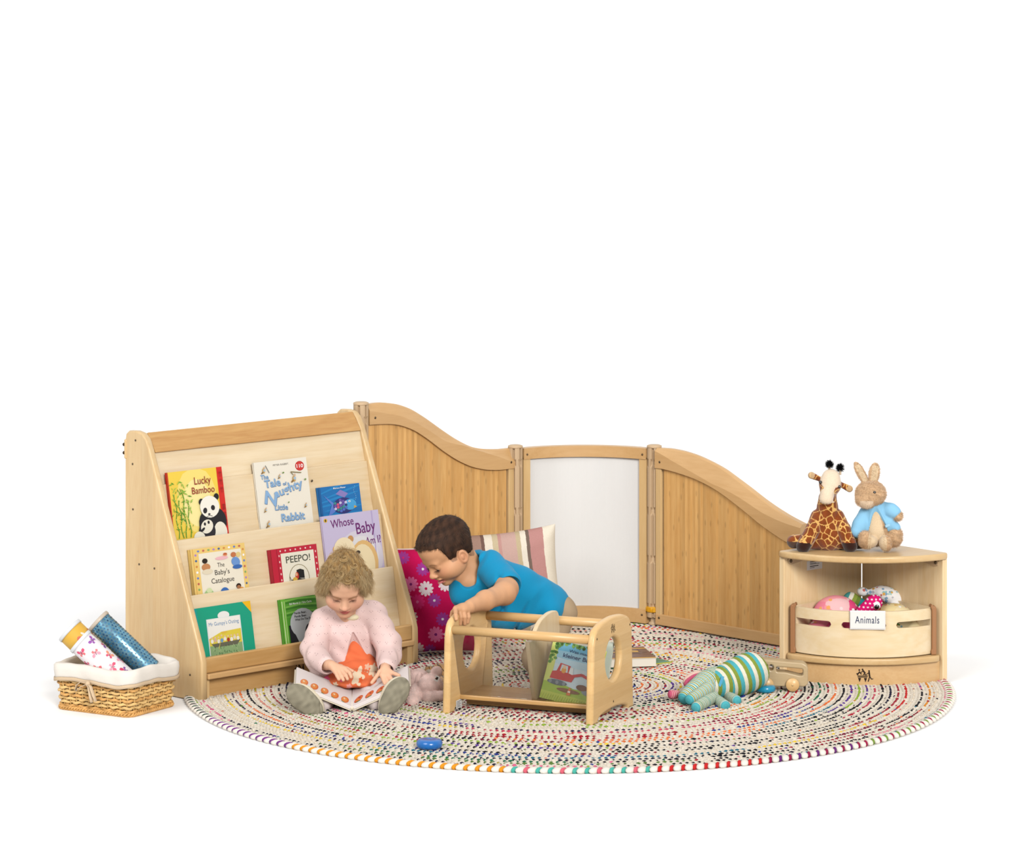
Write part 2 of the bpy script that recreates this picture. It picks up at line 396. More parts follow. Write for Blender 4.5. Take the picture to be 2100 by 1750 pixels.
# ================================================================== wood palette
PLY = wood('birch_ply', '#f7e4c2', '#e6ca9c', 'z', gscale=.55, contrast=.7)
PLYX = wood('birch_ply_x', '#f7e4c2', '#e4c698', 'x', gscale=.55, contrast=.7)
MAPLE = wood('maple', '#ebcd9c', '#d9b27b', 'z', plank=.062, plank_axis='y', contrast=.6, pvar=.06)
MAPLEX = wood('maple_x', '#d9ab6a', '#c08a4c', 'x', contrast=.8)
BEAM = wood('maple_beam', '#dcb176', '#c7985a', 'x', contrast=.75, gscale=.8)
RAIL = wood('beech_rail', '#e2b882', '#d2a56c', 'x', contrast=.6, gscale=.8)
BAMBOO = wood('bamboo', '#eebd78', '#dba35c', 'z', plank=.0125, plank_axis='x', contrast=.8, pvar=.17, gscale=1.2, coat=.05, rough=.5, knots=True)
EDGE = wood('maple_edge', '#ecca94', '#dcb47a', 'z', contrast=.5)
TAN = mat('tan_plastic', '#d2b48f', .5, .4)
BROWNP = mat('brown_plastic', '#a9764c', .5, .4)
SCREW = mat('screw_metal', '#6b5a44', .35, .5, metal=.7)
DARK = mat('dark_hole', '#3a2a18', .8)
BLACK = mat('burnt_mark', '#2b1a10', .8)
WHITE = mat('white_paper', '#f2f1ee', .6)

def ell_poly(cx, cy, rx, ry, n=24, a0=0, a1=2*PI):
    return [(cx+rx*math.cos(a0+(a1-a0)*i/n), cy+ry*math.sin(a0+(a1-a0)*i/n)) for i in range(n)]
def emblem(name, parent, to3, s):
    """burnt mark: two children on a small wagon and one pushing it; to3 maps (a, b) on the face to 3D"""
    mb = MB()
    def poly(p): mb.add([to3(a*s, b*s) for a, b in p], [tuple(range(len(p)))], BLACK)
    def seg(a, b, w):
        d = Vector((b[0]-a[0], b[1]-a[1])); d.normalize(); n = Vector((-d.y, d.x))*w/2
        poly([(a[0]-n.x, a[1]-n.y), (b[0]-n.x, b[1]-n.y), (b[0]+n.x, b[1]+n.y), (a[0]+n.x, a[1]+n.y)])
    seg((-.42, .02), (.28, .02), .05); seg((-.40, -.06), (.24, -.06), .05)
    poly([(-.38, -.12), (-.18, -.12), (-.28, -.40)]); poly([(.02, -.12), (.22, -.12), (.12, -.40)])
    for c in ((-.30, .42), (-.08, .46), (.36, .36)): poly(ell_poly(*c, .055, .06, 10))
    seg((-.44, .08), (-.26, .32), .08); seg((-.28, .3), (-.16, .12), .07); seg((-.5, .16), (-.34, .2), .05)
    seg((-.06, .4), (.1, .2), .1); seg((.1, .2), (-.04, .1), .07); seg((-.08, .36), (-.2, .22), .05); seg((.06, .12), (.2, .1), .06)
    seg((.36, .3), (.4, -.02), .1); seg((.34, .24), (.2, .14), .05); seg((.4, 0), (.3, -.36), .06); seg((.4, -.02), (.54, -.2), .06); seg((.54, -.2), (.64, -.16), .05)
    return mb.build(name, parent)

# ================================================================== bookcase (sloping display unit)
SH_M = Matrix.Translation((-.984, 11.308-Y0, 0)) @ Matrix.Rotation(math.radians(44.7), 4, 'Z')
sh = root('book_display_unit', 'large sloping wooden book display unit with tiered ledges at the left rug edge', 'bookcase', M=SH_M)
SL = .945
prof = [(0, -.006), (.393, -.006), (.393, .795), (.388, .818), (.373, .829), (.335, .831), (.305, .825), (.285, .808), (.268, .775), (.012, .15), (.003, .12)]
for nm, x0, x1 in (('side_panel', 0, .024), ('side_panel', SL-.024, SL)):
    MB().plate([prof], x0, x1, MAPLE, 'yz', .006).build(nm, sh)
for y, z in ((.337, .80), (.352, .722), (.35, .575), (.318, .40), (.06, .075), (.24, .395)):
    MB().lathe([(.0035, 0), (.0035, .0012)], SCREW, 10, Matrix.Translation((-.0012, y, z)) @ Matrix.Rotation(PI/2, 4, 'Y')).build('screw', sh)
mb = MB().box((-.003, .382, .735), (.018, .396, .80), EDGE); mb.build('hinge_block', sh, .005)
MB().ball((-.001, .396, .755), (.006, .004, .006), DARK, 8).build('screw', sh); MB().ball((-.001, .396, .782), (.006, .004, .006), DARK, 8).build('screw', sh)
a, b = .024, SL-.024
MB().prism([(.262, .765), (.284, .758), (.325, .812), (.306, .827)], a, b, MAPLEX, 'yz').build('top_rail', sh, .003)
KT = .18
def tier(zt, yt, zb):
    dz = zt-zb; yb = yt-KT*dz
    return [(yb, zb), (yb+.009, zb), (yt+.009, zt), (yt, zt)]
MB().prism([(.188, .44), (.197, .44), (.2825, .772), (.2735, .772)], a, b, PLYX, 'yz').build('back_panel', sh)
TIERS = [(.663, .234, .40), (.489, .1655, .22), (.3173, .103, .075)]
for zt, yt, zb in TIERS:
    MB().prism(tier(zt, yt, zb), a, b, PLYX, 'yz').build('tier_panel', sh, .0015)
for zt, yt, zb in TIERS[:2]:
    zz = TIERS[TIERS.index((zt, yt, zb))+1][0]-.065; y0 = TIERS[TIERS.index((zt, yt, zb))+1][1]-.01
    MB().box((a, y0, zz-.008), (b, yt-.02, zz), PLYX).build('shelf_board', sh)
MB().box((a, .02, .07), (b, .09, .078), PLYX).build('shelf_board', sh)
MB().box((a, .010, .0817), (b, .030, .1317), BEAM).build('front_lip', sh, .004)
MB().box((a, -.004, .064), (b, .06, .0812), RAIL).build('ledge', sh, .003)
MB().box((a, .034, -.002), (b, .054, .064), BEAM).build('kick_board', sh, .002)
MB().box((a, .012, -.004), (a+.016, .034, .064), EDGE).build('foot_block', sh, .001)
MB().box((b-.022, .008, -.004), (b, .034, .064), EDGE).build('foot_block', sh, .001)
MB().lathe([(.004, 0), (.004, .0015)], SCREW, 10, Matrix.Translation((.66, .2215, .62)) @ Matrix.Rotation(PI/2, 4, 'X')).build('screw', sh)
emblem('burnt_emblem', sh, lambda p, q: (.44+p, .0335, .036+q), .045)

# ================================================================== room divider posts and panels
def post(name, x, d, h, label, clip=False):
    r = root(name, label, 'post', (x, d-Y0, 0), (0, 0, 0), 'tan plastic connector posts')
    zk = [.03]; q0 = h-.05
    while q0-.03 > .04: zk += [q0-.030, q0-.021, q0-.009, q0]; q0 -= .172
    zk = sorted(set(round(v, 4) for v in zk+[h-.006])); wide = lambda z: any(abs(z-(h-.05-k*.172-o)) < 1e-3 for k in range(6) for o in (.021, .009))
    n = 168; V = []; 
    for z in zk:
        w_ = .30 if wide(z) else .11
        for k in range(n):
            th = 2*PI*k/n; ph = (th*6/(2*PI)+.25) % 1-.5; e_ = smooth01((abs(ph)-w_)/.05); rr = .0185+.0075*float(e_); V.append((rr*math.cos(th), rr*math.sin(th), z))
    Fq = [(i*n+k, i*n+(k+1) % n, (i+1)*n+(k+1) % n, (i+1)*n+k) for i in range(len(zk)-1) for k in range(n)]+[tuple((len(zk)-1)*n+k for k in range(n))]
    mb = MB().add(V, Fq, TAN)
    mb.build('column', r)
    MB().lathe([(.0260, h-.012), (.0270, h-.010), (.0265, h-.004), (.019, h-.001), (.001, h)], TAN, 28).build('cap', r)
    MB().lathe([(.021, -.002), (.021, .010), (.014, .014), (.014, .034)], TAN, 24).build('foot', r)
    if clip:
        m = mat('yellow_plastic', '#e9a91a', .4, .4); mb = MB().lathe([(.0265, .048), (.0282, .050), (.0282, .066), (.0265, .068)], m, 28)
        for k in range(8): mb.box((-.006, .026, .051), (.006, .0305, .065), m, Matrix.Rotation(k*PI/4, 4, 'Z'))
        mb.build('locking_clip', r, label='yellow locking clip')
    return r
post('connector_post', -.519, 12.232, .854, 'tall fluted tan plastic connector post between the book display unit and the wavy bamboo screen')
post('connector_post', .012, 12.73, .647, 'fluted tan plastic connector post at the left side of the curved white board screen')
post('connector_post', .509, 12.735, .647, 'fluted tan connector post with a yellow locking clip near its foot', True)

def wavy(label, P, D, L, top, low, frac, s0, s1, stile_left, stile_right, zb):
    ang = math.atan2(D[1], D[0]); M = Matrix.Translation((P[0], P[1]-Y0, 0)) @ Matrix.Rotation(ang, 4, 'Z')
    r = root('screen_panel', label, 'room divider', M=M)
    ts = np.array(top); ls = np.array(low); fs = np.array(frac)
    n = 60; S = np.linspace(s0, s1, n)
    from_s = lambda A: np.interp(S, A[:, 0], A[:, 1])
    def sm(v):
        for _ in range(4): v = np.concatenate([[v[0]], (v[:-2]+2*v[1:-1]+v[2:])/4, [v[-1]]])
        return v
    T, B = sm(from_s(ts)), sm(from_s(ls)); Fr = sm(np.interp(S, fs[:, 0], fs[:, 1])); C = T-(T-B)*Fr
    V = []; Fc = []; f0 = -.021
    for i in range(n):
        dpt = .004+.020*Fr[i]
        V += [(S[i], f0, B[i]), (S[i], f0, C[i]), (S[i], f0+dpt, T[i]-.005), (S[i], f0+dpt+.004, T[i]), (S[i], .014, T[i]), (S[i], .019, T[i]-.005), (S[i], .019, B[i])]
    for i in range(n-1):
        for k in range(7):
            j = (k+1) % 7; Fc.append((i*7+k, (i+1)*7+k, (i+1)*7+j, i*7+j))
    Fc += [tuple(range(7)), tuple((n-1)*7+k for k in range(6, -1, -1))]
    MB().add(V, Fc, RAIL).build('top_rail', r)
    # bamboo face follows the rail
    pl = [(S[0]+stile_left, zb+.02), (S[-1]-stile_right, zb+.02)]
    idx = [i for i in range(n) if S[0]+stile_left <= S[i] <= S[-1]-stile_right]
    pl = [(S[idx[0]], zb+.02), (S[idx[-1]], zb+.02)]+[(S[i], B[i]+.006) for i in reversed(idx)]
    MB().prism(pl, -.011, .006, BAMBOO, 'xz').build('bamboo_board', r)
    for x0, x1 in ((S[0], S[0]+stile_left), (S[-1]-stile_right, S[-1])):
        if x1-x0 < .005: continue
        zt = min(np.interp(x0, S, B), np.interp(x1, S, B))+.004
        MB().box((x0, -.017, zb), (x1, .015, zt), EDGE).build('stile', r, .002)
    MB().box((S[0], -.019, .008), (S[-1], .017, zb+.035), RAIL).build('bottom_rail', r, .003)
    for sx_, sz in ((S[0]+.025, (T[0]+B[0])/2-.012), (S[-1]-.02, (T[-1]+B[-1])/2-.012), (S[0]+.02, .034)):
        MB().lathe([(.0042, 0), (.0042, .0015)], SCREW, 10, Matrix.Translation((sx_, -.0205 if sz > .1 else -.0188, sz)) @ Matrix.Rotation(PI/2, 4, 'X')).build('screw', r)
    return r
wavy('tall wavy topped bamboo screen panel standing behind the boy', (-.519, 12.23), (.721, .693), .736,
     [(.02, .842), (.07, .845), (.102, .843), (.167, .833), (.232, .811), (.298, .775), (.364, .734), (.431, .693), (.476, .67), (.52, .653), (.588, .641), (.657, .635), (.72, .635)],
     [(.0, .774), (.057, .773), (.115, .77), (.167, .761), (.232, .738), (.298, .7), (.364, .656), (.431, .618), (.498, .589), (.566, .572), (.634, .565), (.72, .564)],
     [(.02, .3), (.1, .52), (.25, .6), (.38, .5), (.47, .1), (.55, .12), (.64, .35), (.71, .7)], .022, .716, .0, .028, .012)
wavy('bamboo screen panel with a wavy top sloping down to the corner shelf unit', (.509, 12.73), (.685, -.728), .74,
     [(.02, .637), (.08, .64), (.146, .636), (.212, .626), (.277, .61), (.342, .59), (.406, .561), (.47, .532), (.533, .501), (.596, .475), (.658, .453), (.72, .436)],
     [(.02, .567), (.067, .567), (.127, .561), (.212, .548), (.277, .532), (.342, .51), (.406, .481), (.47, .45), (.533, .417), (.596, .391), (.646, .371), (.72, .355)],
     [(.02, .12), (.1, .5), (.2, .75), (.3, .85), (.42, .6), (.55, .45), (.66, .25), (.72, .15)], .022, .72, .028, .02, .012)

# curved white board screen
AR = .351; AC = (.2605, 12.48-Y0)
cb = root('curved_screen_panel', 'curved screen panel with a glossy white board in a beech frame', 'room divider', (AC[0], AC[1], 0))
def arc_part(name, r0, r1, z0, z1, a0, a1, m, n=40, bevel=.002):
    V = []; Fc = []
    for i in range(n+1):
        a_ = math.radians(a0+(a1-a0)*i/n); c_, s_ = math.cos(a_), math.sin(a_)
        V += [(r0*c_, r0*s_, z0), (r1*c_, r1*s_, z0), (r1*c_, r1*s_, z1), (r0*c_, r0*s_, z1)]
    for i in range(n):
        for k in range(4): j = (k+1) % 4; Fc.append((i*4+k, i*4+j, (i+1)*4+j, (i+1)*4+k))
    Fc += [(0, 3, 2, 1), tuple(n*4+k for k in range(4))]
    mb = MB(); mb.add(V, Fc, m); o = mb.build(name, cb); return o
A0, A1 = 138.2, 41.8+.0
arc_part('top_rail', AR-.02, AR+.016, .593, .633, 49, 131, RAIL)
arc_part('bottom_rail', AR-.02, AR+.016, .006, .056, 49, 131, RAIL)
WBM = mat('gloss_white_board', '#efeeec', .25, .4, coat=.1); WBM.node_tree.nodes['Principled BSDF'].inputs['Base Color'].default_value = (.53, .53, .525, 1)
arc_part('white_board', AR-.009, AR-.002, .05, .60, 53, 127, WBM)
for q0, q1 in ((49, 54.3), (125.7, 131)): arc_part('stile', AR-.017, AR+.012, .05, .60, q0, q1, EDGE, 4)
for an, z in ((51.5, .61), (128.5, .61), (51.8, .036)):
    an = math.radians(an); MB().ball(((AR-.02)*math.cos(an), (AR-.02)*math.sin(an), z), .004, SCREW, 8).build('screw', cb)

# ================================================================== corner shelf unit
CU_M = Matrix.Translation((1.173, 11.947-Y0, 0)) @ Matrix.Rotation(math.radians(-49.5), 4, 'Z')
cu = root('corner_shelf_unit', 'quarter round maple corner shelf unit at the right end of the screens', 'shelf unit', M=CU_M)
WX = wood('maple_wall_x', '#ffe6ba', '#f2cd98', 'z', plank=.07, plank_axis='x', contrast=.7, pvar=.06)
WY = wood('maple_wall_y', '#ffe6ba', '#f2cd98', 'z', plank=.07, plank_axis='y', contrast=.7, pvar=.06)
TOPW = wood('maple_top', '#e4c492', '#d3ab72', 'y', contrast=.6, gscale=.7)
MB().box((.0235, -.022, -.004), (.388, 0, .399), WX).build('side_panel', cu, .002)
MB().box((0, -.388, -.004), (.022, -.0226, .399), WY).build('side_panel', cu, .002)
def quarter(R, n=30, ins=0):
    p = [(ins, -ins)]+[(ins, -R)]
    return p+[(R*math.cos(-PI/2+PI/2*i/n), R*math.sin(-PI/2+PI/2*i/n)) for i in range(1, n)]+[(R, -ins)]
topo = [(0, 0), (0, -.388), (.012, -.398)]+[(.398*math.cos(-PI/2+PI/2*i/30), .398*math.sin(-PI/2+PI/2*i/30)) for i in range(2, 29)]+[(.398, -.012), (.388, 0)]
MB().plate([topo], .399, .421, TOPW, 'xy', .006).build('top_board', cu)
MB().plate([[(.022, -.022), (.022, -.376)]+[(.39*math.cos(-PI/2+PI/2*i/30), .39*math.sin(-PI/2+PI/2*i/30)) for i in range(2, 29)]+[(.376, -.022)]], .0665, .0876, TOPW, 'xy', .005).build('bottom_board', cu)
mb = MB(); V = []; Fc = []; n = 30
for i in range(n+1):
    a_ = -PI/2+.06+(PI/2-.12)*i/n
    for r_, z_ in ((.360, -.004), (.375, -.004), (.375, .0665), (.360, .0665)): V.append((r_*math.cos(a_), r_*math.sin(a_), z_))
for i in range(n):
    for k in range(4): j = (k+1) % 4; Fc.append((i*4+k, i*4+j, (i+1)*4+j, (i+1)*4+k))
mb.add(V, Fc, wood('maple_kick', '#e8c28e', '#d8ac74', 'y', contrast=.6)); mb.build('kick_board', cu)
emblem('burnt_emblem', cu, lambda p, q: (.3765*math.cos(-PI/4+p/.3765), .3765*math.sin(-PI/4+p/.3765), .030+q), .048)
for M_ in (Matrix.Identity(4), Matrix(((0, -1, 0, 0), (-1, 0, 0, 0), (0, 0, 1, 0), (0, 0, 0, 1)))):
    mb = MB().prism([(.25, .399), (.365, .399), (.372, .392), (.368, .378), (.355, .375), (.25, .39)], -.026, -.0225, TAN, 'xz', M_)
    mb.ball((.36, -.027, .387), (.006, .003, .006), SCREW, 10, M_); mb.build('bracket', cu)
# maker's sticker on the left wall, with printed lines
mb = MB(); LM = Matrix(((0, 0, 0, .0225), (-1, 0, 0, -.282), (0, 1, 0, .356), (0, 0, 0, 1)))
def lw(p): return LM @ Vector((p[0], p[1], 0))
ST = lambda x, y, o: (.0224+o, -.282-.0+(-x), .347+y)
mb.add([ST(0, 0, 0), ST(0, .03, 0), ST(-.072, .03, 0), ST(-.072, 0, 0)], [(0, 1, 2, 3)], WHITE)
for j, (wd, hh, yy) in enumerate(((.034, .0025, .0255), (.03, .0015, .021), (.044, .0015, .018), (.04, .0028, .0105), (.022, .0015, .006))):
    mb.add([ST(-.014, yy, .0003), ST(-.014, yy+hh, .0003), ST(-.014-wd, yy+hh, .0003), ST(-.014-wd, yy, .0003)], [(0, 1, 2, 3)], mat('print_grey', '#4a4a4a'))
mb.build('maker_sticker', cu, label='white printed sticker')

# bin of toy animals
BN_M = Matrix.Translation((1.173, 11.947-Y0, 0)) @ Matrix.Rotation(math.radians(-4.5), 4, 'Z')
bn = root('storage_bin', 'curved plywood bin with slots and a card reading Animals, inside the corner shelf unit', 'bin', M=BN_M)
PLYB = wood('bin_ply', '#fbe8c6', '#eed2a2', 'x', gscale=.5, contrast=.7)
mb = MB(); R0, R1 = .298, .307; cy = -.072; amax = math.asin(.225/.307); n = 220; zb, zt = .091, .240
def slot(x):
    for lo, hi in ((-.24, -.106), (-.072, .072), (.106, .24)):
        if lo < x < hi:
            r_ = .0102; e = min(x-lo, hi-x); dz = r_ if e > r_ else math.sqrt(max(r_*r_-(r_-e)**2, 0))
            return .1945-dz, .1945+dz
    return None
strips = []
for i in range(n):
    a0 = -amax+2*amax*i/n; a1 = -amax+2*amax*(i+1)/n; x0, x1 = R1*math.sin(a0), R1*math.sin(a1)
    s0, s1 = slot(x0), slot(x1)
    if (s0 is None) != (s1 is None): s0 = s0 or (.1945, .1945); s1 = s1 or (.1945, .1945)
    segs = [((zb, zt), (zb, zt))] if s0 is None else [((zb, s0[0]), (zb, s1[0])), ((s0[1], zt), (s1[1], zt))]
    for (za, zc), (zd, ze) in segs:
        def P(a, r_, z): return (r_*math.sin(a), cy-r_*math.cos(a), z)
        mb.add([P(a0, R1, za), P(a1, R1, zd), P(a1, R1, ze), P(a0, R1, zc), P(a0, R0, za), P(a1, R0, zd), P(a1, R0, ze), P(a0, R0, zc)],
               [(0, 1, 2, 3), (5, 4, 7, 6), (3, 2, 6, 7), (1, 0, 4, 5)], PLYB)
mb.build('front_board', bn)
for sx_ in (-1, 1):
    mb = MB()
    P0 = Vector((sx_*.222, -.285, 0)); P1 = Vector((sx_*.045, -.075, 0)); d_ = (P1-P0).normalized(); nn = Vector((-d_.y, d_.x, 0))*.004
    pts = [P0-nn, P1-nn, P1+nn, P0+nn]
    mb.prism([(p.x, p.y) for p in pts], zb, .243, PLYB, 'xy'); mb.build('side_board', bn)
    mb = MB()
    pz = [(-.007, .088), (.010, .088), (.011, .10), (.008, .108), (.008, .235), (.012, .243), (.012, .25), (.006, .2525), (.003, .247), (-.004, .247), (-.007, .238)]
    M_ = Matrix.Translation((sx_*.229, -.279, 0)) @ Matrix.Rotation(sx_*math.radians(10), 4, 'Z') @ Matrix.Scale(-sx_, 4, (1, 0, 0))
    mb.prism(pz, -.016, .014, BROWNP, 'xz', M_); mb.build('corner_strip', bn, .0025, label='brown plastic corner strip')
MB().prism([(0, -.04)]+[(-.222, -.285)]+[(.298*math.sin(-amax+2*amax*i/20), cy-.298*math.cos(amax*(1-2*i/20))) for i in range(21)]+[(.222, -.285)], .0885, .0945, PLYB).build('bin_floor', bn)
mb = MB(); yb = cy-R1-.004
mb.box((-.045, yb-.001, .183), (.070, yb+.003, .2445), mat('clear_plastic', '#f2f0f2', .2, .5)); mb.build('card_holder', bn, .001)
mb = MB().box((-.043, yb-.003, .187), (.068, yb-.001, .240), WHITE)
v, f = text_geo('Animals', .029, .006, 1.12)
INK = mat('ink_blue_grey', '#3d4663')
xw = max(a_ for a_, b_ in v); mb.add([(a_/xw*.078-.028, yb-.0034, b_*1.15+.204) for a_, b_ in v], f, INK); mb.build('label_card', bn, label='white card reading Animals')

# ================================================================== two compartment book box
BX_M = Matrix.Translation((-.219, 11.10-Y0, 0)) @ Matrix.Rotation(math.radians(-23.1), 4, 'Z')
bx = root('book_box', 'low maple book box with round end holes and clear sides, before the boy', 'book box', M=BX_M)
BL = .505; yc = .1775
def rounded(pts, r, n=5):
    out = []; N = len(pts)
    for i in range(N):
        p = Vector(pts[i]); a_ = Vector(pts[i-1])-p; b_ = Vector(pts[(i+1) % N])-p
        rr = min(r[i] if hasattr(r, '__len__') else r, a_.length*.45, b_.length*.45)
        if rr <= 0: out.append(tuple(p)); continue
        A = p+a_.normalized()*rr; B = p+b_.normalized()*rr
        for k in range(n+1):
            t = k/n; out.append(tuple(A*(1-t)**2+p*2*t*(1-t)+B*t*t))
    return out
po = [(0, -.004), (.05, -.004)]+[(yc+.127*math.cos(PI-PI*i/10), .004+.020*math.sin(PI*i/10)) for i in range(11)]+[(.305, -.004), (.355, -.004), (.341, .245), (.325, .285), (.27, .303), (yc, .311), (.085, .303), (.03, .285), (.014, .245)]
po = rounded(po, [.004, .004]+[0]*11+[.004, .004]+[.03, .03, .04, .05, .04, .03, .03], 3)
PLT = wood('maple_plate', '#f7d298', '#e8ba78', 'y', plank=.048, plank_axis='z', contrast=.55, pvar=.07)
for x0 in (0, BL-.024):
    MB().plate([po, ell_poly(yc+.002, .178, .066, .066, 40)], x0, x0+.024, PLT, 'yz', .009, bres=3).build('end_panel', bx)
for y, z in ((.04, .26), (.318, .262), (yc, .045)): MB().ball((BL+.0003, y, z), (.0015, .0035, .0035), SCREW, 8).build('screw', bx)
BEECH = wood('beech_dowel', '#f0c88c', '#e0b072', 'x', contrast=.5, gscale=1.4)
for y, z in ((.038, .257), (.302, .262)): MB().tube([(.018, y, z), (BL-.018, y, z)], .0145, BEECH, 24).build('dowel_rail', bx)
MB().box((.02, .085, .032), (BL-.02, .27, .046), BEAM).build('base_board', bx, .003)
MB().box((.02, .14, .006), (BL-.02, .215, .034), BEAM).build('base_beam', bx, .006)
ACR, nta, ba = _new('smoky_acrylic'); gl = nta.nodes.new('ShaderNodeBsdfGlossy'); tr = nta.nodes.new('ShaderNodeBsdfTransparent'); mxs = nta.nodes.new('ShaderNodeMixShader')
tr.inputs['Color'].default_value = (.98, .975, .97, 1); gl.inputs['Roughness'].default_value = .04; gl.inputs['Color'].default_value = (1, 1, 1, 1)
fr = nta.nodes.new('ShaderNodeFresnel'); fr.inputs['IOR'].default_value = 1.25; nta.links.new(fr.outputs[0], mxs.inputs[0]); nta.links.new(tr.outputs[0], mxs.inputs[1]); nta.links.new(gl.outputs[0], mxs.inputs[2])
nta.links.new(mxs.outputs[0], nta.nodes['Material Output'].inputs['Surface'])
MB().prism([(.030, .25), (.034, .25), (.092, .048), (.088, .048)], .024, BL-.024, ACR, 'yz').build('clear_side', bx, label='clear smoky acrylic side')
MB().prism([(.310, .25), (.306, .25), (.263, .048), (.267, .048)], .024, BL-.024, ACR, 'yz').build('clear_side', bx, label='clear smoky acrylic side')
dv = rounded([(.098, .046), (.262, .046), (.296, .245), (.285, .298), (.215, .303), (.13, .285), (.075, .235), (.045, .235)], [0, 0, .02, .025, .05, .06, .02, .005], 5)
MB().plate([dv], .262, .277, PLY, 'yz', .003).build('divider', bx)
emblem('burnt_emblem', bx, lambda p, q: (BL+.0004, yc-.004+p, .270+q), .034)
# maker's sticker inside left end
mb = MB(); mb.add([(.0246, .055, .006), (.0246, .1, .006), (.0246, .1, .032), (.0246, .055, .032)], [(0, 1, 2, 3)], WHITE)
for k in range(5): mb.add([(.0249, .06, .010+k*.0042), (.0249, .09-.006*(k % 2), .010+k*.0042), (.0249, .09-.006*(k % 2), .0115+k*.0042), (.0249, .06, .0115+k*.0042)], [(0, 1, 2, 3)], mat('print_grey', '#4a4a4a'))
mb.build('maker_sticker', bx, label='white printed sticker')
# ================================================================== books
PAGES = mat('paper_block', '#efe9dc', .8)
class Art:
    """printed cover art in cover fractions (u right, v up), laid in thin layers on the cover face"""
    def __init__(s, mb, w, h, t, v0=0.0): s.mb, s.w, s.h, s.t, s.v0, s.k = mb, w, h, t, v0, 0
    def p(s, u, v): u = min(max(u, 0), 1); v = min(v, 1); return (u*s.w, -s.t-.00012*s.k, (s.v0+(1-s.v0)*v)*s.h)
    def poly(s, pts, c):
        s.k += 1; m = mat('ink_'+c.strip('#'), c, .35, .4); s.mb.add([s.p(*q) for q in pts], [tuple(range(len(pts)))], m); return s
    def ell(s, u, v, ru, rv, c, rot=0, n=20):
        a = s.w/(s.h*(1-s.v0)); pts = []
        for i in range(n):
            x = ru*math.cos(2*PI*i/n); y = rv*math.sin(2*PI*i/n); X = x*math.cos(rot)-y/a*math.sin(rot); Y = x*a*math.sin(rot)+y*math.cos(rot); pts.append((u+X, v+Y))
        return s.poly(pts, c)
    def ells(s, L, c):
        for e in L: s.k -= 1; s.ell(*e[:4], c, *(e[4:] or ()))
        s.k += 1; return s
    def line(s, pts, wd, c):
        s.k += 1; m = mat('ink_'+c.strip('#'), c, .35, .4); a = s.w/(s.h*(1-s.v0))
        for (x0, y0), (x1, y1) in zip(pts[:-1], pts[1:]):
            dx, dy = x1-x0, (y1-y0)/a; L = math.hypot(dx, dy) or 1; nx, ny = -dy/L*wd/2, dx/L*wd/2*a
            s.mb.add([s.p(x0-nx, y0-ny), s.p(x1-nx, y1-ny), s.p(x1+nx, y1+ny), s.p(x0+nx, y0+ny)], [(0, 1, 2, 3)], m)
        return s
    def txt(s, t, u, v, wd, ht, c, rot=0, bold=.0, shear=0):
        s.k += 1; m = mat('ink_'+c.strip('#'), c, .35, .4); vs, fs = text_geo(t, 1, bold)
        x0 = min(a for a, b in vs); x1 = max(a for a, b in vs); a_ = s.w/(s.h*(1-s.v0)); out = []
        for a, b in vs:
            X = (a-x0)/(x1-x0)*wd+shear*b/.72*ht; Y = b/.72*ht; out.append(s.p(u+X*math.cos(rot)-Y/a_*math.sin(rot), v+X*a_*math.sin(rot)+Y*math.cos(rot)))
        s.mb.add(out, fs, m); return s
def book(name, label, M, w, h, t, cover, art, v0=0, spine=None, radius=.0, group=None, cat='book'):
    r = root(name, label, cat, M=M, group=group); cm = mat('cover_'+cover.strip('#'), cover, .35, .4)
    mb = MB(); c = .0018
    mb.box((0, -t, 0), (w, -t+c, h), cm); mb.box((0, -c, 0), (w, 0, h), cm)
    mb.box((0, -t+.0001, 0), (.0022, -.0001, h), mat('cover_'+(spine or cover).strip('#'), spine or cover, .35, .4))
    if art: art(Art(mb, w, h, t, v0))
    mb.build('cover', r)
    MB().box((.002, -t+c, .002), (w-.002, -c, h-.002), PAGES).build('page_block', r)
    return r
TH = math.atan(KT)
def onshelf(x, y, z, yaw=0): return SH_M @ Matrix.Translation((x, y, z)) @ Matrix.Rotation(yaw, 4, 'Z') @ Matrix.Rotation(-TH, 4, 'X')

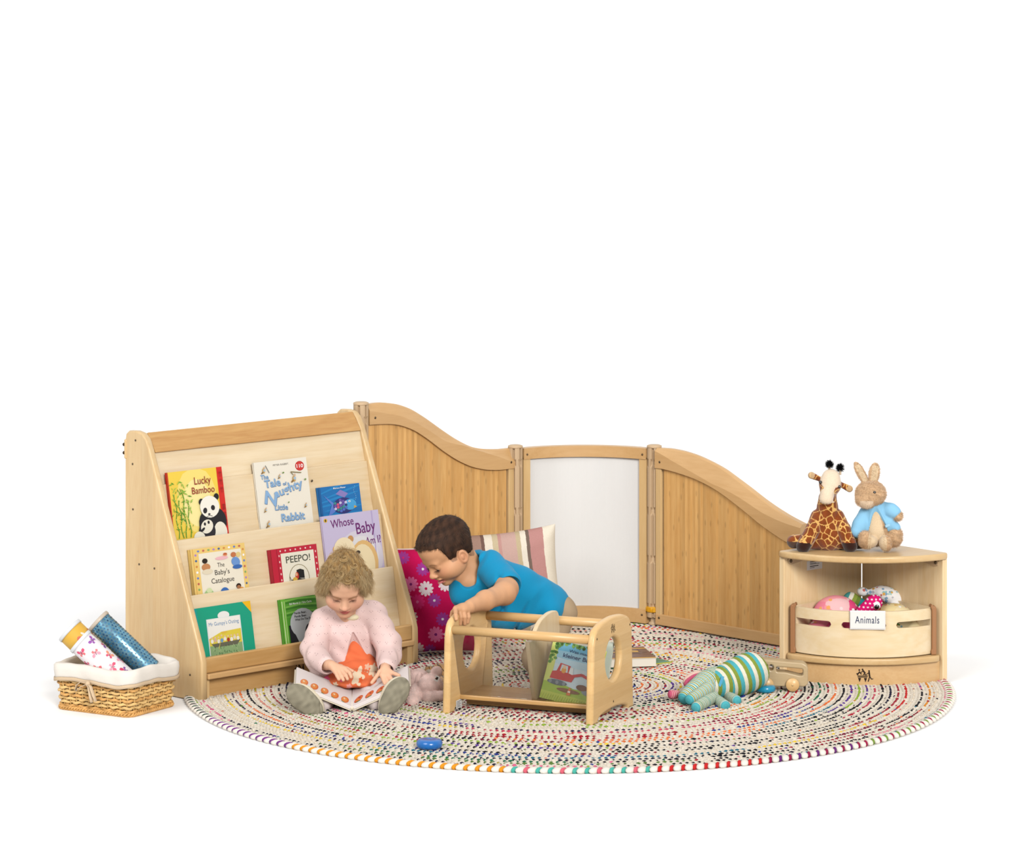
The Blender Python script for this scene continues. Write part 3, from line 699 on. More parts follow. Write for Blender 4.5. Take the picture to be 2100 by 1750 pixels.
def a_bamboo(A):
    A.poly([(0, -.3), (.9, -.3), (.9, 1), (0, 1)], '#f6d34c').ell(.5, .55, .36, .5, '#fae27c').ell(.5, .5, .25, .36, '#fdeea2')
    A.poly([(.9, -.3), (1, -.3), (1, 1), (.9, 1)], '#d9261c').poly([(0, -.3), (.022, -.3), (.022, 1), (0, 1)], '#c8321e')
    for i, x in enumerate((.10, .17, .24, .31)):
        pts = [(x+.018*math.sin(j*1.7+i*2), j*.095) for j in range(int(8.6-i % 2*.8))]; A.line(pts, .017, '#6a9c2c'); A.k -= 1
        for q in pts[1:]: A.line([(q[0]-.012, q[1]), (q[0]+.012, q[1])], .012, '#c8d85c')
    rn = random.Random(3)
    for _ in range(70):
        x = rn.uniform(.04, .36); y = rn.uniform(.08, .88); an = rn.uniform(-2.9, -.3) if rn.random() < .8 else rn.uniform(.3, 2.8); L = rn.uniform(.05, .1)
        dx, dy = L*math.cos(an), L*math.sin(an)*.75
        A.poly([(x, y), (x+dx*.5-dy*.14, y+dy*.5+dx*.12), (x+dx, y+dy), (x+dx*.5+dy*.14, y+dy*.5-dx*.12)], rn.choice(['#7db436', '#5f9a2a', '#a3c94b'])); A.k -= 1
    A.txt('Lucky', .47, .775, .30, .115, '#9c2a18', .0, .004).txt('Bamboo', .41, .635, .41, .105, '#9c2a18', 0, .004)
    for v in (.86, .74, .62, .36, .24, .12): A.txt('富貴竹'[int(v*100) % 3], .925, v, .055, .07, '#a41a14')
    A.ell(.72, .18, .25, .24, '#1e1b20', .1).ell(.84, .02, .12, .16, '#f0ead8').ell(.6, .06, .15, .15, '#26222a').ell(.45, -.02, .1, .09, '#efe9d6')
    A.ell(.55, .505, .045, .05, '#18161a').ell(.83, .56, .045, .05, '#18161a').ell(.69, .42, .175, .165, '#f7f3e6')
    A.ell(.60, .37, .036, .045, '#201c22', -.5).ell(.745, .40, .036, .04, '#201c22', .4).ell(.665, .31, .022, .014, '#201c22').line([(.62, .275), (.665, .29), (.72, .275)], .008, '#3a3030')
    A.ell(.60, .13, .115, .1, '#efe9d8', .4).ell(.565, .17, .02, .025, '#201c22').ell(.635, .19, .02, .025, '#201c22').ell(.52, .09, .045, .02, '#1e1b20', .6)
book('picture_book', 'yellow picture book with a panda and a red edge strip, on the top tier', onshelf(.041, .190, .4255), .232, .278, .008, '#d9261c', a_bamboo, .225)

def a_naughty(A):
    A.poly([(0, -.3), (1, -.3), (1, 1), (0, 1)], '#f3ecdc').ell(.86, .875, .085, .075, '#c3261f').ell(.86, .875, .07, .062, '#d4382e').txt('110', .80, .85, .125, .055, '#ffffff', 0, .02)
    A.txt('PETER RABBIT.', .36, .915, .30, .028, '#5b5348', 0)
    bl = '#8db4dc'; dk = '#5d7ea6'
    for c, o in ((dk, .008), (bl, 0)):
        A.txt('The', .10+o, .735-o, .145, .07, c, .0, .01).txt('Tale', .16+o, .60-o, .30, .12, c, .04, .02).txt('of a', .50+o, .61-o, .12, .05, c, 0, .01)
        A.txt('N', .12+o, .37-o, .22, .20, c, -.25, .03).txt('aughty', .33+o, .43-o, .56, .13, c, .22, .02)
        A.txt('Little', .30+o, .245-o, .24, .085, c, -.04, .01).txt('Rabbit', .40+o, .06-o, .44, .12, c, .0, .02)
    rn = random.Random(5)
    for (x, y, s) in ((.17, .86, .05), (.72, .69, .06), (.45, .745, .035), (.12, .26, .035), (.88, .26, .035), (.14, .04, .05)):
        A.ell(x, y, s*.55, s*.8, '#c9a463').ell(x+s*.3, y+s*.9, s*.32, s*.34, '#d9b79a').ell(x-s*.6, y-s*.6, s*.5, s*.25, '#8c6b3c', .6).ell(x+s*.2, y+s*.1, s*.4, s*.4, '#a8c2d8')
    A.line([(.2, .94), (.26, .82)], .01, '#6a6a60').line([(.66, .80), (.86, .77)], .012, '#8a7a4a').line([(.66, .80), (.70, .75)], .012, '#8a7a4a')
    A.ells([(.52, .8, .02, .012), (.92, .66, .02, .014), (.56, .34, .015, .01)], '#7f9a58')
book('picture_book', 'large cream picture book with blue lettering and a red round badge, on the top tier', onshelf(.41, .190, .4255), .232, .278, .008, '#efe7d4', a_naughty, .225)

def a_fish(A):
    A.poly([(0, -.5), (1, -.5), (1, 1), (0, 1)], '#1172b8')
    for i in range(6): A.ell(.5+.1*math.sin(i*2), .12+.17*i, .5, .035, '#1a86c9', .05*i)
    A.poly([(0, -.5), (.05, -.5), (.05, 1), (0, 1)], '#0d5a9a')
    A.txt('Marcus Pfister', .36, .90, .30, .05, '#ffffff', 0, .01)
    A.poly([(.40, .74), (.52, .86), (.70, .72), (.60, .6)], '#8a7fc0').poly([(.10, .75), (.28, .42), (.16, .05), (.34, .2), (.40, .38)], '#5f7fcf')
    A.ell(.56, .36, .25, .25, '#2c2f78').ell(.72, .37, .15, .17, '#45a4dc')
    rn = random.Random(9)
    for i in range(5):
        for j in range(5):
            u = .36+i*.065; v = .2+j*.085+(i % 2)*.04
            if (u-.5)**2/.04+(v-.36)**2/.05 < 1: A.ell(u, v, .034, .042, rn.choice(['#4f6fc4', '#d2547c', '#3b8a8c', '#c9c4e6', '#6d54a8', '#29346f'])); A.k -= 1
    A.k += 1
    A.ell(.71, .47, .026, .03, '#ffffff').ell(.712, .467, .012, .016, '#101828').poly([(.81, .33), (.88, .28), (.80, .24)], '#d9a93a')
    A.ells([(.86+.02*math.sin(i), .5+.06*i, .006, .008) for i in range(8)], '#bfe2f7')
book('board_book', 'blue board book with a many coloured fish, standing behind the lavender book', onshelf(.675, .190, .4255), .186, .171, .012, '#1172b8', a_fish, .37)

def a_whose(A):
    A.poly([(0, -.2), (1, -.2), (1, 1), (0, 1)], '#cbc0de').ell(.6, .3, .4, .42, '#d9d3e0').ell(.62, .3, .3, .33, '#e2e0e2')
    A.poly([(.87, -.2), (.89, -.2), (.89, 1), (.87, 1)], '#b9a9d2')
    pu = '#6d1a6e'
    A.txt('Whose', .15, .80, .40, .13, pu, .04, .008).txt('Baby', .58, .66, .34, .18, pu, .05, .008).txt('Am I?', .72, .475, .27, .12, pu, .05, .008)
    A.ell(.065, .93, .03, .03, '#e6b71e').ell(.065, .93, .012, .02, '#3a3020')
    A.ell(.66, .22, .24, .34, '#e2b877').ell(.64, .2, .2, .3, '#efdcb2').ell(.18, .47, .05, .055, '#d9a765').ell(.46, .60, .05, .055, '#c8955a').ell(.33, .44, .185, .20, '#f3e2bd').ell(.47, .36, .1, .1, '#e6c894').ell(.42, .42, .02, .022, '#2a2018').ell(.56, .38, .04, .03, '#3a2c20')
book('picture_book', 'lavender picture book with purple lettering behind the toddler\'s head', onshelf(.644, .121, .2535), .257, .256, .009, '#c5b8da', a_whose, .16)

def a_baby(A):
    A.poly([(0, -.4), (1, -.4), (1, 1), (0, 1)], '#f2cf7a').poly([(.035, -.4), (.045, -.4), (.045, 1), (.035, 1)], '#d9a24e').poly([(.14, -.4), (.92, -.4), (.92, .9), (.14, .9)], '#f4ecd8')
    rn = random.Random(11); cols = ['#6f87c9', '#c96a5a', '#8fb46a', '#b48ac9', '#4a6a9a', '#d9924a', '#ffffff']
    for i in range(9): A.ell(.14+.095*i, .95, .022, .02, cols[i % 7]); A.k -= 1
    for i in range(9): A.ell(.085, .88-.11*i, .02, .022, cols[(i+3) % 7]); A.ell(.96, .88-.11*i, .018, .022, cols[(i+5) % 7]); A.k -= 2
    A.k += 3
    A.txt('The', .46, .60, .13, .085, '#2c2a26', 0, .0).txt('Baby\'s', .40, .455, .27, .1, '#2c2a26', 0, .0).txt('Catalogue', .32, .30, .42, .1, '#2c2a26', 0, .0)
    A.ell(.25, .63, .08, .07, '#c98a5a').ell(.24, .75, .05, .05, '#2c2018').ell(.27, .54, .1, .05, '#e9dcc0')
    A.ell(.55, .765, .12, .035, '#f2bcc4').ell(.62, .82, .04, .03, '#e9a27a').ell(.62, .835, .036, .022, '#c9683a')
    A.ell(.80, .66, .08, .09, '#6f9ad6', -.3).ell(.77, .80, .05, .05, '#c9784a').ell(.86, .79, .045, .05, '#e9cf8a').ell(.82, .56, .09, .04, '#3b6bb4')
    A.ell(.25, .10, .09, .10, '#a8c98a').ell(.26, .18, .05, .05, '#d6e2b0').ell(.54, .07, .09, .13, '#3b6fb8').ell(.54, .02, .05, .05, '#c99a7a')
    A.ell(.84, .08, .07, .08, '#e89a2c', .3).ell(.80, .19, .045, .05, '#2a1c14').ell(.80, .17, .035, .035, '#a9714a')
book('board_book', 'pale yellow bordered board book showing small babies, left on the middle tier', onshelf(.067, .1215, .2535), .228, .205, .016, '#eeca76', a_baby, .185)

def a_peepo(A):
    A.poly([(0, -.5), (1, -.5), (1, 1), (0, 1)], '#c41f3a').poly([(.12, -.5), (.13, -.5), (.13, 1), (.12, 1)], '#8f1228').poly([(.2, -.5), (.92, -.5), (.92, .87), (.2, .87)], '#efe9d6')
    for i in range(7): A.ell(.2+.11*i, .935, .016, .022, '#f3d9d0'); A.k -= 1
    for i in range(6): A.ell(.165, .82-.15*i, .012, .028, '#f3d9d0'); A.ell(.96, .82-.15*i, .012, .028, '#f3d9d0'); A.k -= 2
    A.k += 3
    A.txt('PEEPO!', .30, .62, .53, .17, '#4d5044', 0, .01)
    A.ell(.55, .22, .22, .34, '#8a7c50').ell(.55, .22, .208, .325, '#efe9d6').ell(.50, .08, .17, .14, '#26241f').poly([(.5, .22), (.66, .2), (.66, .4), (.58, .44), (.5, .42)], '#1c1b18').ell(.50, .28, .04, .09, '#c43a2a').ell(.49, .31, .025, .04, '#e8b58c').line([(.34, .28), (.38, .12)], .012, '#3c3a30').poly([(.38, .14), (.66, .14), (.66, .19), (.38, .2)], '#3a3830').ell(.45, .2, .05, .05, '#d9b34a')
book('board_book', 'red bordered board book with a black pram on its cover, on the middle tier', onshelf(.4, .1215, .2535), .2, .170, .02, '#c41f3a', a_peepo, .225, '#a81830')

def a_gumpy(A):
    A.poly([(0, -.4), (1, -.4), (1, 1), (0, 1)], '#1aa584').poly([(0, -.4), (.09, -.4), (.05, 1), (0, 1)], '#18a5b4').poly([(.09, -.4), (.13, -.4), (.08, 1), (.05, 1)], '#19a59c')
    A.poly([(.86, 1), (1, 1), (1, .74)], '#f5bf1e').ell(.52, .77, .1, .09, '#f2f2ee')
    A.poly([(.22, -.4), (.80, -.4), (.80, .73), (.22, .73)], '#dfe9ea').poly([(.235, -.4), (.785, -.4), (.785, .72), (.235, .72)], '#f6f4ec')
    A.txt('Mr Gumpy\'s Outing', .255, .57, .51, .085, '#3f7fb4', 0, .0)
    A.poly([(.235, .30), (.45, .42), (.785, .44), (.785, .12), (.235, .12)], '#e6d24a').poly([(.235, -.4), (.785, -.4), (.785, .14), (.235, .14)], '#8fae7a')
    A.poly([(.26, .18), (.76, .2), (.70, .10), (.32, .10)], '#6a6a58')
    rn = random.Random(4)
    for i in range(9):
        x = .28+.055*i; A.ell(x, .24+.02*math.sin(i*2), .024, .045, ['#f4f0e6', '#d9b8a8', '#efe9dc', '#6fa0cc', '#f2ede2', '#b03c2a', '#f4f0e6', '#e8dcc8', '#f4f0e6'][i]); A.ell(x, .31+.03*(i == 3), .016, .022, '#eac9a0'); A.k -= 2
    A.k += 2
    A.line([(.42, .24), (.38, .05)], .01, '#c9b84a').ell(.5, .40, .05, .02, '#e6c04a')
    for i in range(40): x = rn.uniform(.26, .78); y = rn.uniform(-.1, .09); A.line([(x, y), (x+rn.uniform(-.02, .02), y+.04)], .006, rn.choice(['#4c7a4a', '#b9cf9a', '#2f5a3a'])); A.k -= 1
    A.k += 1
book('picture_book', 'teal picture book with a yellow corner and boat picture, on the lowest tier', onshelf(.0285, .0585, .0795), .2455, .2, .006, '#1aa584', a_gumpy, .27, '#f2f2ee')

def a_panda(A):
    A.poly([(0, -.5), (1, -.5), (1, 1), (0, 1)], '#4f9a2c')
    for i in range(9): A.line([(.13, .55+.05*i), (.5, .58+.05*i), (1, .53+.052*i)], .02+.01*(i % 3), ['#5faa38', '#3f8522', '#7bbd4c'][i % 3])
    A.poly([(0, -.5), (.13, -.5), (.13, 1), (0, 1)], '#6fb53c').line([(.04, -.2), (.04, .95)], .02, '#d8e8b8').line([(.1, -.2), (.1, .95)], .012, '#cfe3a4')
    A.txt('Bill Martin Jr / Eric Carle', .24, .84, .62, .05, '#f4f8ea', 0, .012)
    A.poly([(.17, -.5), (1, -.5), (1, .35), (.16, .35)], '#15141c').ell(.56, .37, .36, .36, '#bfc4c6').poly([(.24, .30), (.88, .3), (.62, -.25), (.46, -.25)], '#bfc4c6')
    A.ell(.74, .12, .15, .22, '#15141c')
    for i, (t, y, wd) in enumerate((('Panda Bear,', .60, .34), ('Panda Bear,', .52, .34), ('What Do You See?', .44, .50))): A.txt(t, .34, y, wd, .055, '#17171a', 0, .012)
book('board_book', 'green board book with black lettering on the lowest tier, beside the toddler\'s arm', onshelf(.3935, .0585, .0795), .155, .188, .014, '#4f9a2c', a_panda, .29)

# books in the box: the front one leans back in the right hand compartment
def a_digger(A):
    A.poly([(0, 0), (1, 0), (1, 1), (0, 1)], '#d3e9f4').poly([(0, .8), (1, .8), (1, 1), (0, 1)], '#6fbfe4').ell(.5, .78, .6, .07, '#9dd3ec').ell(.6, .66, .6, .06, '#c0e2f2')
    A.poly([(0, 0), (1, 0), (1, .30), (.6, .26), (0, .36)], '#a9c93a').poly([(0, 0), (1, 0), (1, .12), (0, .14)], '#c9d84e').poly([(0, .30), (.13, .30), (.13, 1), (0, 1)], '#dbe77a')
    rn = random.Random(8)
    for _ in range(30): A.ell(rn.uniform(.0, .75), 1-abs(rn.gauss(0, .035)), .035, .025, rn.choice(['#5f9a3a', '#7db44a', '#4a8230']), rn.uniform(0, 3)); A.k -= 1
    for _ in range(16): A.ell(rn.uniform(.0, .14), rn.uniform(.62, 1), .035, .025, rn.choice(['#5f9a3a', '#7db44a'])); A.k -= 1
    A.k += 1
    A.txt('Was machst du', .34, .845, .62, .048, '#1f3f6e', 0, .01).txt('kleiner Bagger?', .25, .745, .74, .07, '#173a6c', 0, .02)
    A.poly([(.1, .36), (.52, .36), (.56, .46), (.48, .50), (.44, .62), (.24, .64), (.2, .5), (.12, .48)], '#cc2f2a').poly([(.26, .51), (.41, .5), (.39, .61), (.27, .62)], '#cfe3ea').ell(.33, .53, .045, .05, '#e8a23a').ell(.33, .58, .03, .03, '#f0c9a0')
    A.poly([(.43, .50), (.52, .48), (.50, .6), (.44, .6)], '#e6eef0').line([(.5, .46), (.68, .52), (.88, .46)], .05, '#cc2f2a').line([(.88, .46), (.9, .33)], .045, '#cc2f2a')
    A.ell(.26, .31, .19, .045, '#59646e').ell(.13, .31, .03, .032, '#8a949c').ell(.39, .31, .03, .032, '#8a949c').ell(.26, .31, .03, .032, '#8a949c')
    A.ell(.86, .27, .12, .07, '#8f9aa2').ell(.74, .31, .11, .05, '#7a4a26').ell(.5, .21, .22, .035, '#8a5a30').poly([(.48, .14), (.56, .14), (.535, .27), (.51, .27)], '#e07a3a').line([(.5, .2), (.545, .2)], .03, '#f6f0e6')
    for i in range(22): x = i/22; A.line([(x, .0), (x+.03, .1)], .006, '#7fa52c'); A.k -= 1
def boxbook(x, y, z, lean, yaw=0, roll=0): return BX_M @ Matrix.Translation((x, y, z)) @ Matrix.Rotation(yaw, 4, 'Z') @ Matrix.Rotation(roll, 4, 'Y') @ Matrix.Rotation(-lean, 4, 'X')
book('board_book', 'board book with a red digger on its cover, leaning in the book box', boxbook(.285, .118, .050, .30, 0, .15), .176, .185, .014, '#cfdc5a', a_digger)
book('picture_book', 'cream backed book standing behind the digger book in the book box', boxbook(.302, .150, .047, .30, 0, 0), .172, .195, .010, '#ece6d2', None)
book('picture_book', 'pale grey green book at the back of the book box, seen through the round hole', boxbook(.305, .185, .047, .42, 0, 0), .172, .18, .010, '#c9d3c4', None)

# floor books behind the book box
def a_brown(A):
    A.poly([(0, 0), (1, 0), (1, 1), (0, 1)], '#7a5142').poly([(0, 0), (1, 0), (1, .07), (0, .07)], '#e3a52a').poly([(0, .8), (1, .8), (1, .88), (0, .88)], '#e3a52a')
    rn = random.Random(2)
    for _ in range(30): x = rn.uniform(0, .9); y = rn.uniform(.1, .75); A.line([(x, y), (x+rn.uniform(.1, .3), y+rn.uniform(-.05, .05))], .015, rn.choice(['#94705f', '#5c3a30', '#a08a80'])); A.k -= 1
    A.k += 1; A.line([(.35, .55), (.85, .55)], .05, '#f0b93a').line([(.6, .72), (.85, .6)], .05, '#f0b93a')
def flat(x, d, z, yaw): return Matrix.Translation((x, d-Y0, z)) @ Matrix.Rotation(yaw, 4, 'Z') @ Matrix.Rotation(-PI/2, 4, 'X')
book('picture_book', 'brown and yellow book lying on the rug behind the book box', flat(.2416, 11.84, .007, .17), .245, .22, .028, '#e9e2d2', a_brown, 0)
def a_green(A): A.poly([(0, 0), (1, 0), (1, 1), (0, 1)], '#4f9078').poly([(0, 0), (1, 0), (1, .03), (0, .03)], '#d9d23a').poly([(0, .03), (1, .03), (1, .1), (0, .1)], '#4fb0a4')
book('picture_book', 'thin green book lying on the rug half under the brown book', flat(.362, 11.867, .0, .5), .2, .22, .006, '#d9d23a', a_green, 0)
# ================================================================== braided rug
RC = (.184, 11.57-Y0)
def lobes(P, ang, size, tilt, cols, name, parent, na=6, nb=4):
    """many small padded lobes as one mesh: P centres, ang heading, size (a, b, c) per lobe"""
    u = []; 
    for j in range(nb+1):
        th = -PI/2+PI*j/nb
        if j in (0, nb): u.append((0, 0, math.sin(th)))
        else:
            for k in range(na): u.append((math.cos(th)*math.cos(2*PI*k/na), math.cos(th)*math.sin(2*PI*k/na), math.sin(th)))
    U = np.array(u); nv = len(U); F4 = []
    for k in range(na):
        k2 = (k+1) % na; F4.append((0, 0, 1+k2, 1+k)); F4.append((nv-1, nv-1, nv-1-na+k, nv-1-na+k2))
        for j in range(nb-2): F4.append((1+j*na+k, 1+j*na+k2, 1+(j+1)*na+k2, 1+(j+1)*na+k))
    tri = [f for f in F4 if f[0] == f[1]]; quad = [f for f in F4 if f[0] != f[1]]
    c, s = np.cos(ang), np.sin(ang)
    L = U[None]*size[:, None, :]
    X = L[..., 0]*c[:, None]-L[..., 1]*s[:, None]; Y = L[..., 0]*s[:, None]+L[..., 1]*c[:, None]
    V = np.stack([X+P[:, None, 0], Y+P[:, None, 1], L[..., 2]+P[:, None, 2]], -1).reshape(-1, 3)
    n = len(P); base = (np.arange(n)*nv)[:, None, None]
    T = (np.array([(a, c_, d) for a, _, c_, d in tri])[None]+base).reshape(-1, 3); Qd = (np.array(quad)[None]+base).reshape(-1, 4)
    me = bpy.data.meshes.new(name); me.vertices.add(len(V)); me.vertices.foreach_set('co', V.astype(np.float32).ravel())
    lv = np.concatenate([T.ravel(), Qd.ravel()]).astype(np.int32); me.loops.add(len(lv)); me.loops.foreach_set('vertex_index', lv)
    ls = np.concatenate([np.arange(len(T))*3, len(T)*3+np.arange(len(Qd))*4]).astype(np.int32); lt = np.concatenate([np.full(len(T), 3), np.full(len(Qd), 4)]).astype(np.int32)
    me.polygons.add(len(ls)); me.polygons.foreach_set('loop_start', ls); me.polygons.foreach_set('loop_total', lt); me.polygons.foreach_set('use_smooth', np.ones(len(ls), bool))
    me.materials.append(vmat('rug_cotton', .85, .15, bump=.3, nscale=500)); me.update(calc_edges=True)
    a = me.color_attributes.new('col', 'FLOAT_COLOR', 'POINT'); c4 = np.ones((len(V), 4), np.float32); c4[:, :3] = np.repeat(cols, nv, axis=0); a.data.foreach_set('color', c4.ravel())
    o = bpy.data.objects.new(name, me); COL.objects.link(o); o.parent = parent; return o
rug = root('braided_rug', 'large oval braided rag rug in cream with flecks of many colours', 'rug', (RC[0], RC[1], 0))
PAL = [lin(c) for c in ('#a51d2d', '#c62a2a', '#1c1c22', '#23233a', '#5a3b8f', '#2c3c8a', '#1f6b4a', '#8fae3a', '#d9892a', '#e8743a', '#d9638a', '#e28a9a', '#7a1f3a', '#2f6f86', '#a8962a', '#e9c43a', '#d98a7a', '#5a7a3a', '#1a1a20', '#c2405a', '#141418', '#8a1c30', '#3a2a4a', '#a02838', '#1c1c22', '#5a3b8f')]
CREAM = np.array(lin('#e6dccc'))
NR = 46; P = []; AN = []; SZ = []; CL = []
for i in range(NR-1):
    t = (i+.6)/(NR-1.15); rx = .10+1.122*t; ry = .02+1.285*t; wr = 1.285/NR
    per = PI*(3*(rx+ry)-math.sqrt((3*rx+ry)*(rx+3*ry))); n = max(int(per/.0195), 6)
    th = np.linspace(0, 2*PI, n, endpoint=False)+RNG.uniform(0, 1)
    # equal arc spacing along the ellipse
    tt = np.linspace(0, 2*PI, 721); ds = np.hypot(np.diff(rx*np.cos(tt)), np.diff(ry*np.sin(tt))); cs = np.concatenate([[0], np.cumsum(ds)]); th = np.interp((np.linspace(0, cs[-1], n, endpoint=False)+RNG.uniform(0, cs[-1])) % cs[-1], cs, tt)
    cx, cy_ = rx*np.cos(th), ry*np.sin(th); hd = np.arctan2(ry*np.cos(th), -rx*np.sin(th)); nx, ny = np.sin(hd), -np.cos(hd)
    # colour runs: each ring changes its rag strip every so often
    cols = np.zeros((n, 3)); k = 0; cur = RNG.integers(len(PAL)); pale = False
    wrow = (1.15*np.cos(th)**2+1.285*np.sin(th)**2)/NR
    while k < n:
        m = int(RNG.uniform(14, 70)); cur = RNG.integers(len(PAL)); pale = RNG.random() < .10
        cols[k:k+m] = CREAM*np.array([.98, .93, .86]) if pale else PAL[cur]; k += m
    sp = RNG.random(n) < .07; cols[sp] = np.array(PAL)[RNG.integers(len(PAL), size=sp.sum())]
    miss = RNG.random(n) < .16; cols[miss] = CREAM
    jit = lambda s: RNG.normal(0, s, n)
    # two cream rows in a chevron and the coloured rag row peeping out between them
    for off, rot, a_, b_, h_, z_, cc in ((-.24, .5, .0150, .0084, .0068, -.0035, CREAM[None]*RNG.uniform(.93, 1.03, (n, 1))), (.24, -.5, .0150, .0084, .0068, -.0035, CREAM[None]*RNG.uniform(.93, 1.03, (n, 1)))):
        P.append(np.stack([cx+nx*off*wrow*1.0, cy_+ny*off*wrow, z_+jit(.0006)], 1)); AN.append(hd+rot+jit(.15)); SZ.append(np.stack([np.full(n, a_)*RNG.uniform(.9, 1.1, n), np.full(n, b_), np.full(n, h_)], 1)); CL.append(cc*np.ones((n, 3)))
    sh_ = .5*per/n; tx, ty = np.cos(hd), np.sin(hd)
    big = 1+.35*(RNG.random(n) < .12)
    P.append(np.stack([cx+tx*sh_-nx*0.02*wrow, cy_+ty*sh_, -.0016+jit(.0006)], 1)); AN.append(hd+jit(.25)); SZ.append(np.stack([.0074*big*RNG.uniform(.7, 1.25, n), .0046*big, .0066*big**.4], 1)); CL.append(cols*RNG.uniform(.85, 1.1, (n, 1)))
    m2 = RNG.random(n) < .16
    P.append(np.stack([cx+nx*.5*wrow, cy_+ny*.5*wrow, np.full(n, -.0028)], 1)[m2]); AN.append((hd+.6)[m2]); SZ.append(np.stack([np.full(n, .0062), np.full(n, .005), np.full(n, .0062)], 1)[m2]); CL.append(np.roll(cols, 5, 0)[m2])
P = np.concatenate(P); P[:, 2] += .0
lobes(P, np.concatenate(AN), np.concatenate(SZ), 0, np.clip(np.concatenate(CL), 0, 1), 'braids', rug)
MB().prism(ell_poly(0, 0, 1.23, 1.305, 96), FZ, -.004, mat('rug_base', '#c9bba6', .9, .1)).build('backing', rug)
# whipped edge cord
rx, ry = 1.230, 1.318; tt = np.linspace(0, 2*PI, 1441); ds = np.hypot(np.diff(rx*np.cos(tt)), np.diff(ry*np.sin(tt))); cs = np.concatenate([[0], np.cumsum(ds)]); n = int(cs[-1]/.0175)//2*2
th = np.interp(np.linspace(0, cs[-1], n, endpoint=False), cs, tt); hd = np.arctan2(ry*np.cos(th), -rx*np.sin(th))
x, y = rx*np.cos(th), ry*np.sin(th); cl = np.tile(np.array(lin('#f4ede2')), (n, 1))
def edgecol(px):
    for lim, c in ((-.93, ['#1c1c22', '#1f4a3a']), (-.66, ['#7d3a8a']), (-.02, ['#eb9a25']), (.42, ['#4fb8a8', '#4fb8a8', '#e0687a']), (.75, ['#cf2a2a']), (1.05, ['#9a1f4a', '#6d2a7a']), (2, ['#7a9a3a', '#a51d4a'])):
        if px < lim: return c
for i in range(0, n, 2):
    if y[i] > 0: cl[i] = PAL[(i//24) % len(PAL)]; continue
    c = edgecol(x[i]+RC[0]); cl[i] = lin(c[(i//2) % len(c)])
ev = (np.arange(n) % 2 == 0)[:, None]
lobes(np.stack([x, y, np.full(n, -.0005)], 1), hd+.9, np.where(ev, [[.0165, .0060, .0097]], [[.0225, .0130, .0097]]), 0, cl, 'edge_cord', rug, 8, 6)

# ================================================================== two wooden discs and the pull-along truck
def disc(name, label, x, d, r, col):
    m = mat(name+col, col, .28, .5, coat=.4); h = r*.36
    prof_ = [(r*.02, .0), (r*.8, .0), (r*.93, .18*h), (r, h*.6), (r, h*1.1), (r*.93, h*1.6), (r*.8, h*1.82), (r*.5, h*1.9), (r*.14, h*1.9), (r*.1, h*1.8), (r*.02, h*1.8)]
    o = MB().lathe(prof_, m, 48).build(name, None, loc=(x, d-Y0, .004)); tag(o, label, 'toy', ); return o
disc('wooden_disc', 'dark blue wooden disc lying alone near the front of the rug', -.245, 10.555, .039, '#1470c4')
disc('wooden_disc', 'light blue wooden disc beside the wooden truck and the striped crochet toy', .8145, 11.445, .0325, '#1b9ec8')
TRK = wood('truck_wood', '#cdb68f', '#bda27a', 'x', contrast=.6, gscale=1.2)
tr_ = root('toy_truck', 'pale wooden pull along truck with round windows, beside the corner shelf unit', 'toy', (.822, 11.485-Y0, .004), (0, 0, math.radians(-3)))
body = rounded([(0, .014), (.122, .014), (.132, .022), (.132, .078), (.118, .090), (0, .099), (-.025, .099), (-.03, .07), (-.022, .022)], .010, 4)
win = rounded([(.030, .078), (.116, .071), (.116, .050), (.106, .049), (.085, .054), (.06, .060), (.030, .061)], .006, 4)
MB().plate([body, ell_poly(-.004, .076, .0075, .0095, 20), ell_poly(.014, .0745, .0075, .0095, 20), win], -.028, .028, TRK, 'xz', .004).build('body', tr_)
for x in (.082, .0):
    for y in (-.035, .035):
        w_ = MB().lathe([(.0205, -.005), (.0215, -.003), (.0215, .003), (.0205, .005)], BEECH, 28).lathe([(.0035, -.0065), (.0035, .0065)], EDGE, 10)
        w_.build('wheel', tr_, loc=(x, y, .0215), rot=(PI/2, 0, 0))
MB().ball((-.004, -.005, .076), .0055, mat('chrome', '#c8c8cc', .15, .5, metal=1), 14).build('bell', tr_)

# ================================================================== wicker basket with a cloth liner and three gift rolls
BK = Matrix.Translation((-1.191, 11.076-Y0, FZ)) @ Matrix.Rotation(math.radians(58.5), 4, 'Z')
bk = root('wicker_basket', 'small wicker basket with a white cloth liner left of the book display unit', 'basket', M=BK)
WX_, WY_ = .224, .275
def rim(s, off, r=.02):
    """point on the rounded rectangle, s in 0..1"""
    hx, hy = WX_/2+off, WY_/2+off; r = r+max(off, -.01); Lx, Ly = 2*(hx-r), 2*(hy-r); Lc = PI*r/2; T = 2*Lx+2*Ly+4*Lc; d = (s % 1)*T
    segs = [(Lx, 0), (Lc, 1), (Ly, 2), (Lc, 3), (Lx, 4), (Lc, 5), (Ly, 6), (Lc, 7)]; dirs = [(1, 0), (0, 1), (-1, 0), (0, -1)]; cs_ = [(hx-r, -hy+r), (hx-r, hy-r), (-hx+r, hy-r), (-hx+r, -hy+r)]
    st = [(-hx+r, -hy), (hx, -hy+r), (hx-r, hy), (-hx, hy-r)]
    for L_, k in segs:
        if d <= L_ or k == 7:
            q = k//2
            if k % 2 == 0: return (st[q][0]+dirs[q][0]*d+WX_/2, st[q][1]+dirs[q][1]*d+WY_/2), (dirs[q][1], -dirs[q][0])
            a = -PI/2+q*PI/2+d/r; return (cs_[q][0]+r*math.cos(a)+WX_/2, cs_[q][1]+r*math.sin(a)+WY_/2), (math.cos(a), math.sin(a))
        d -= L_
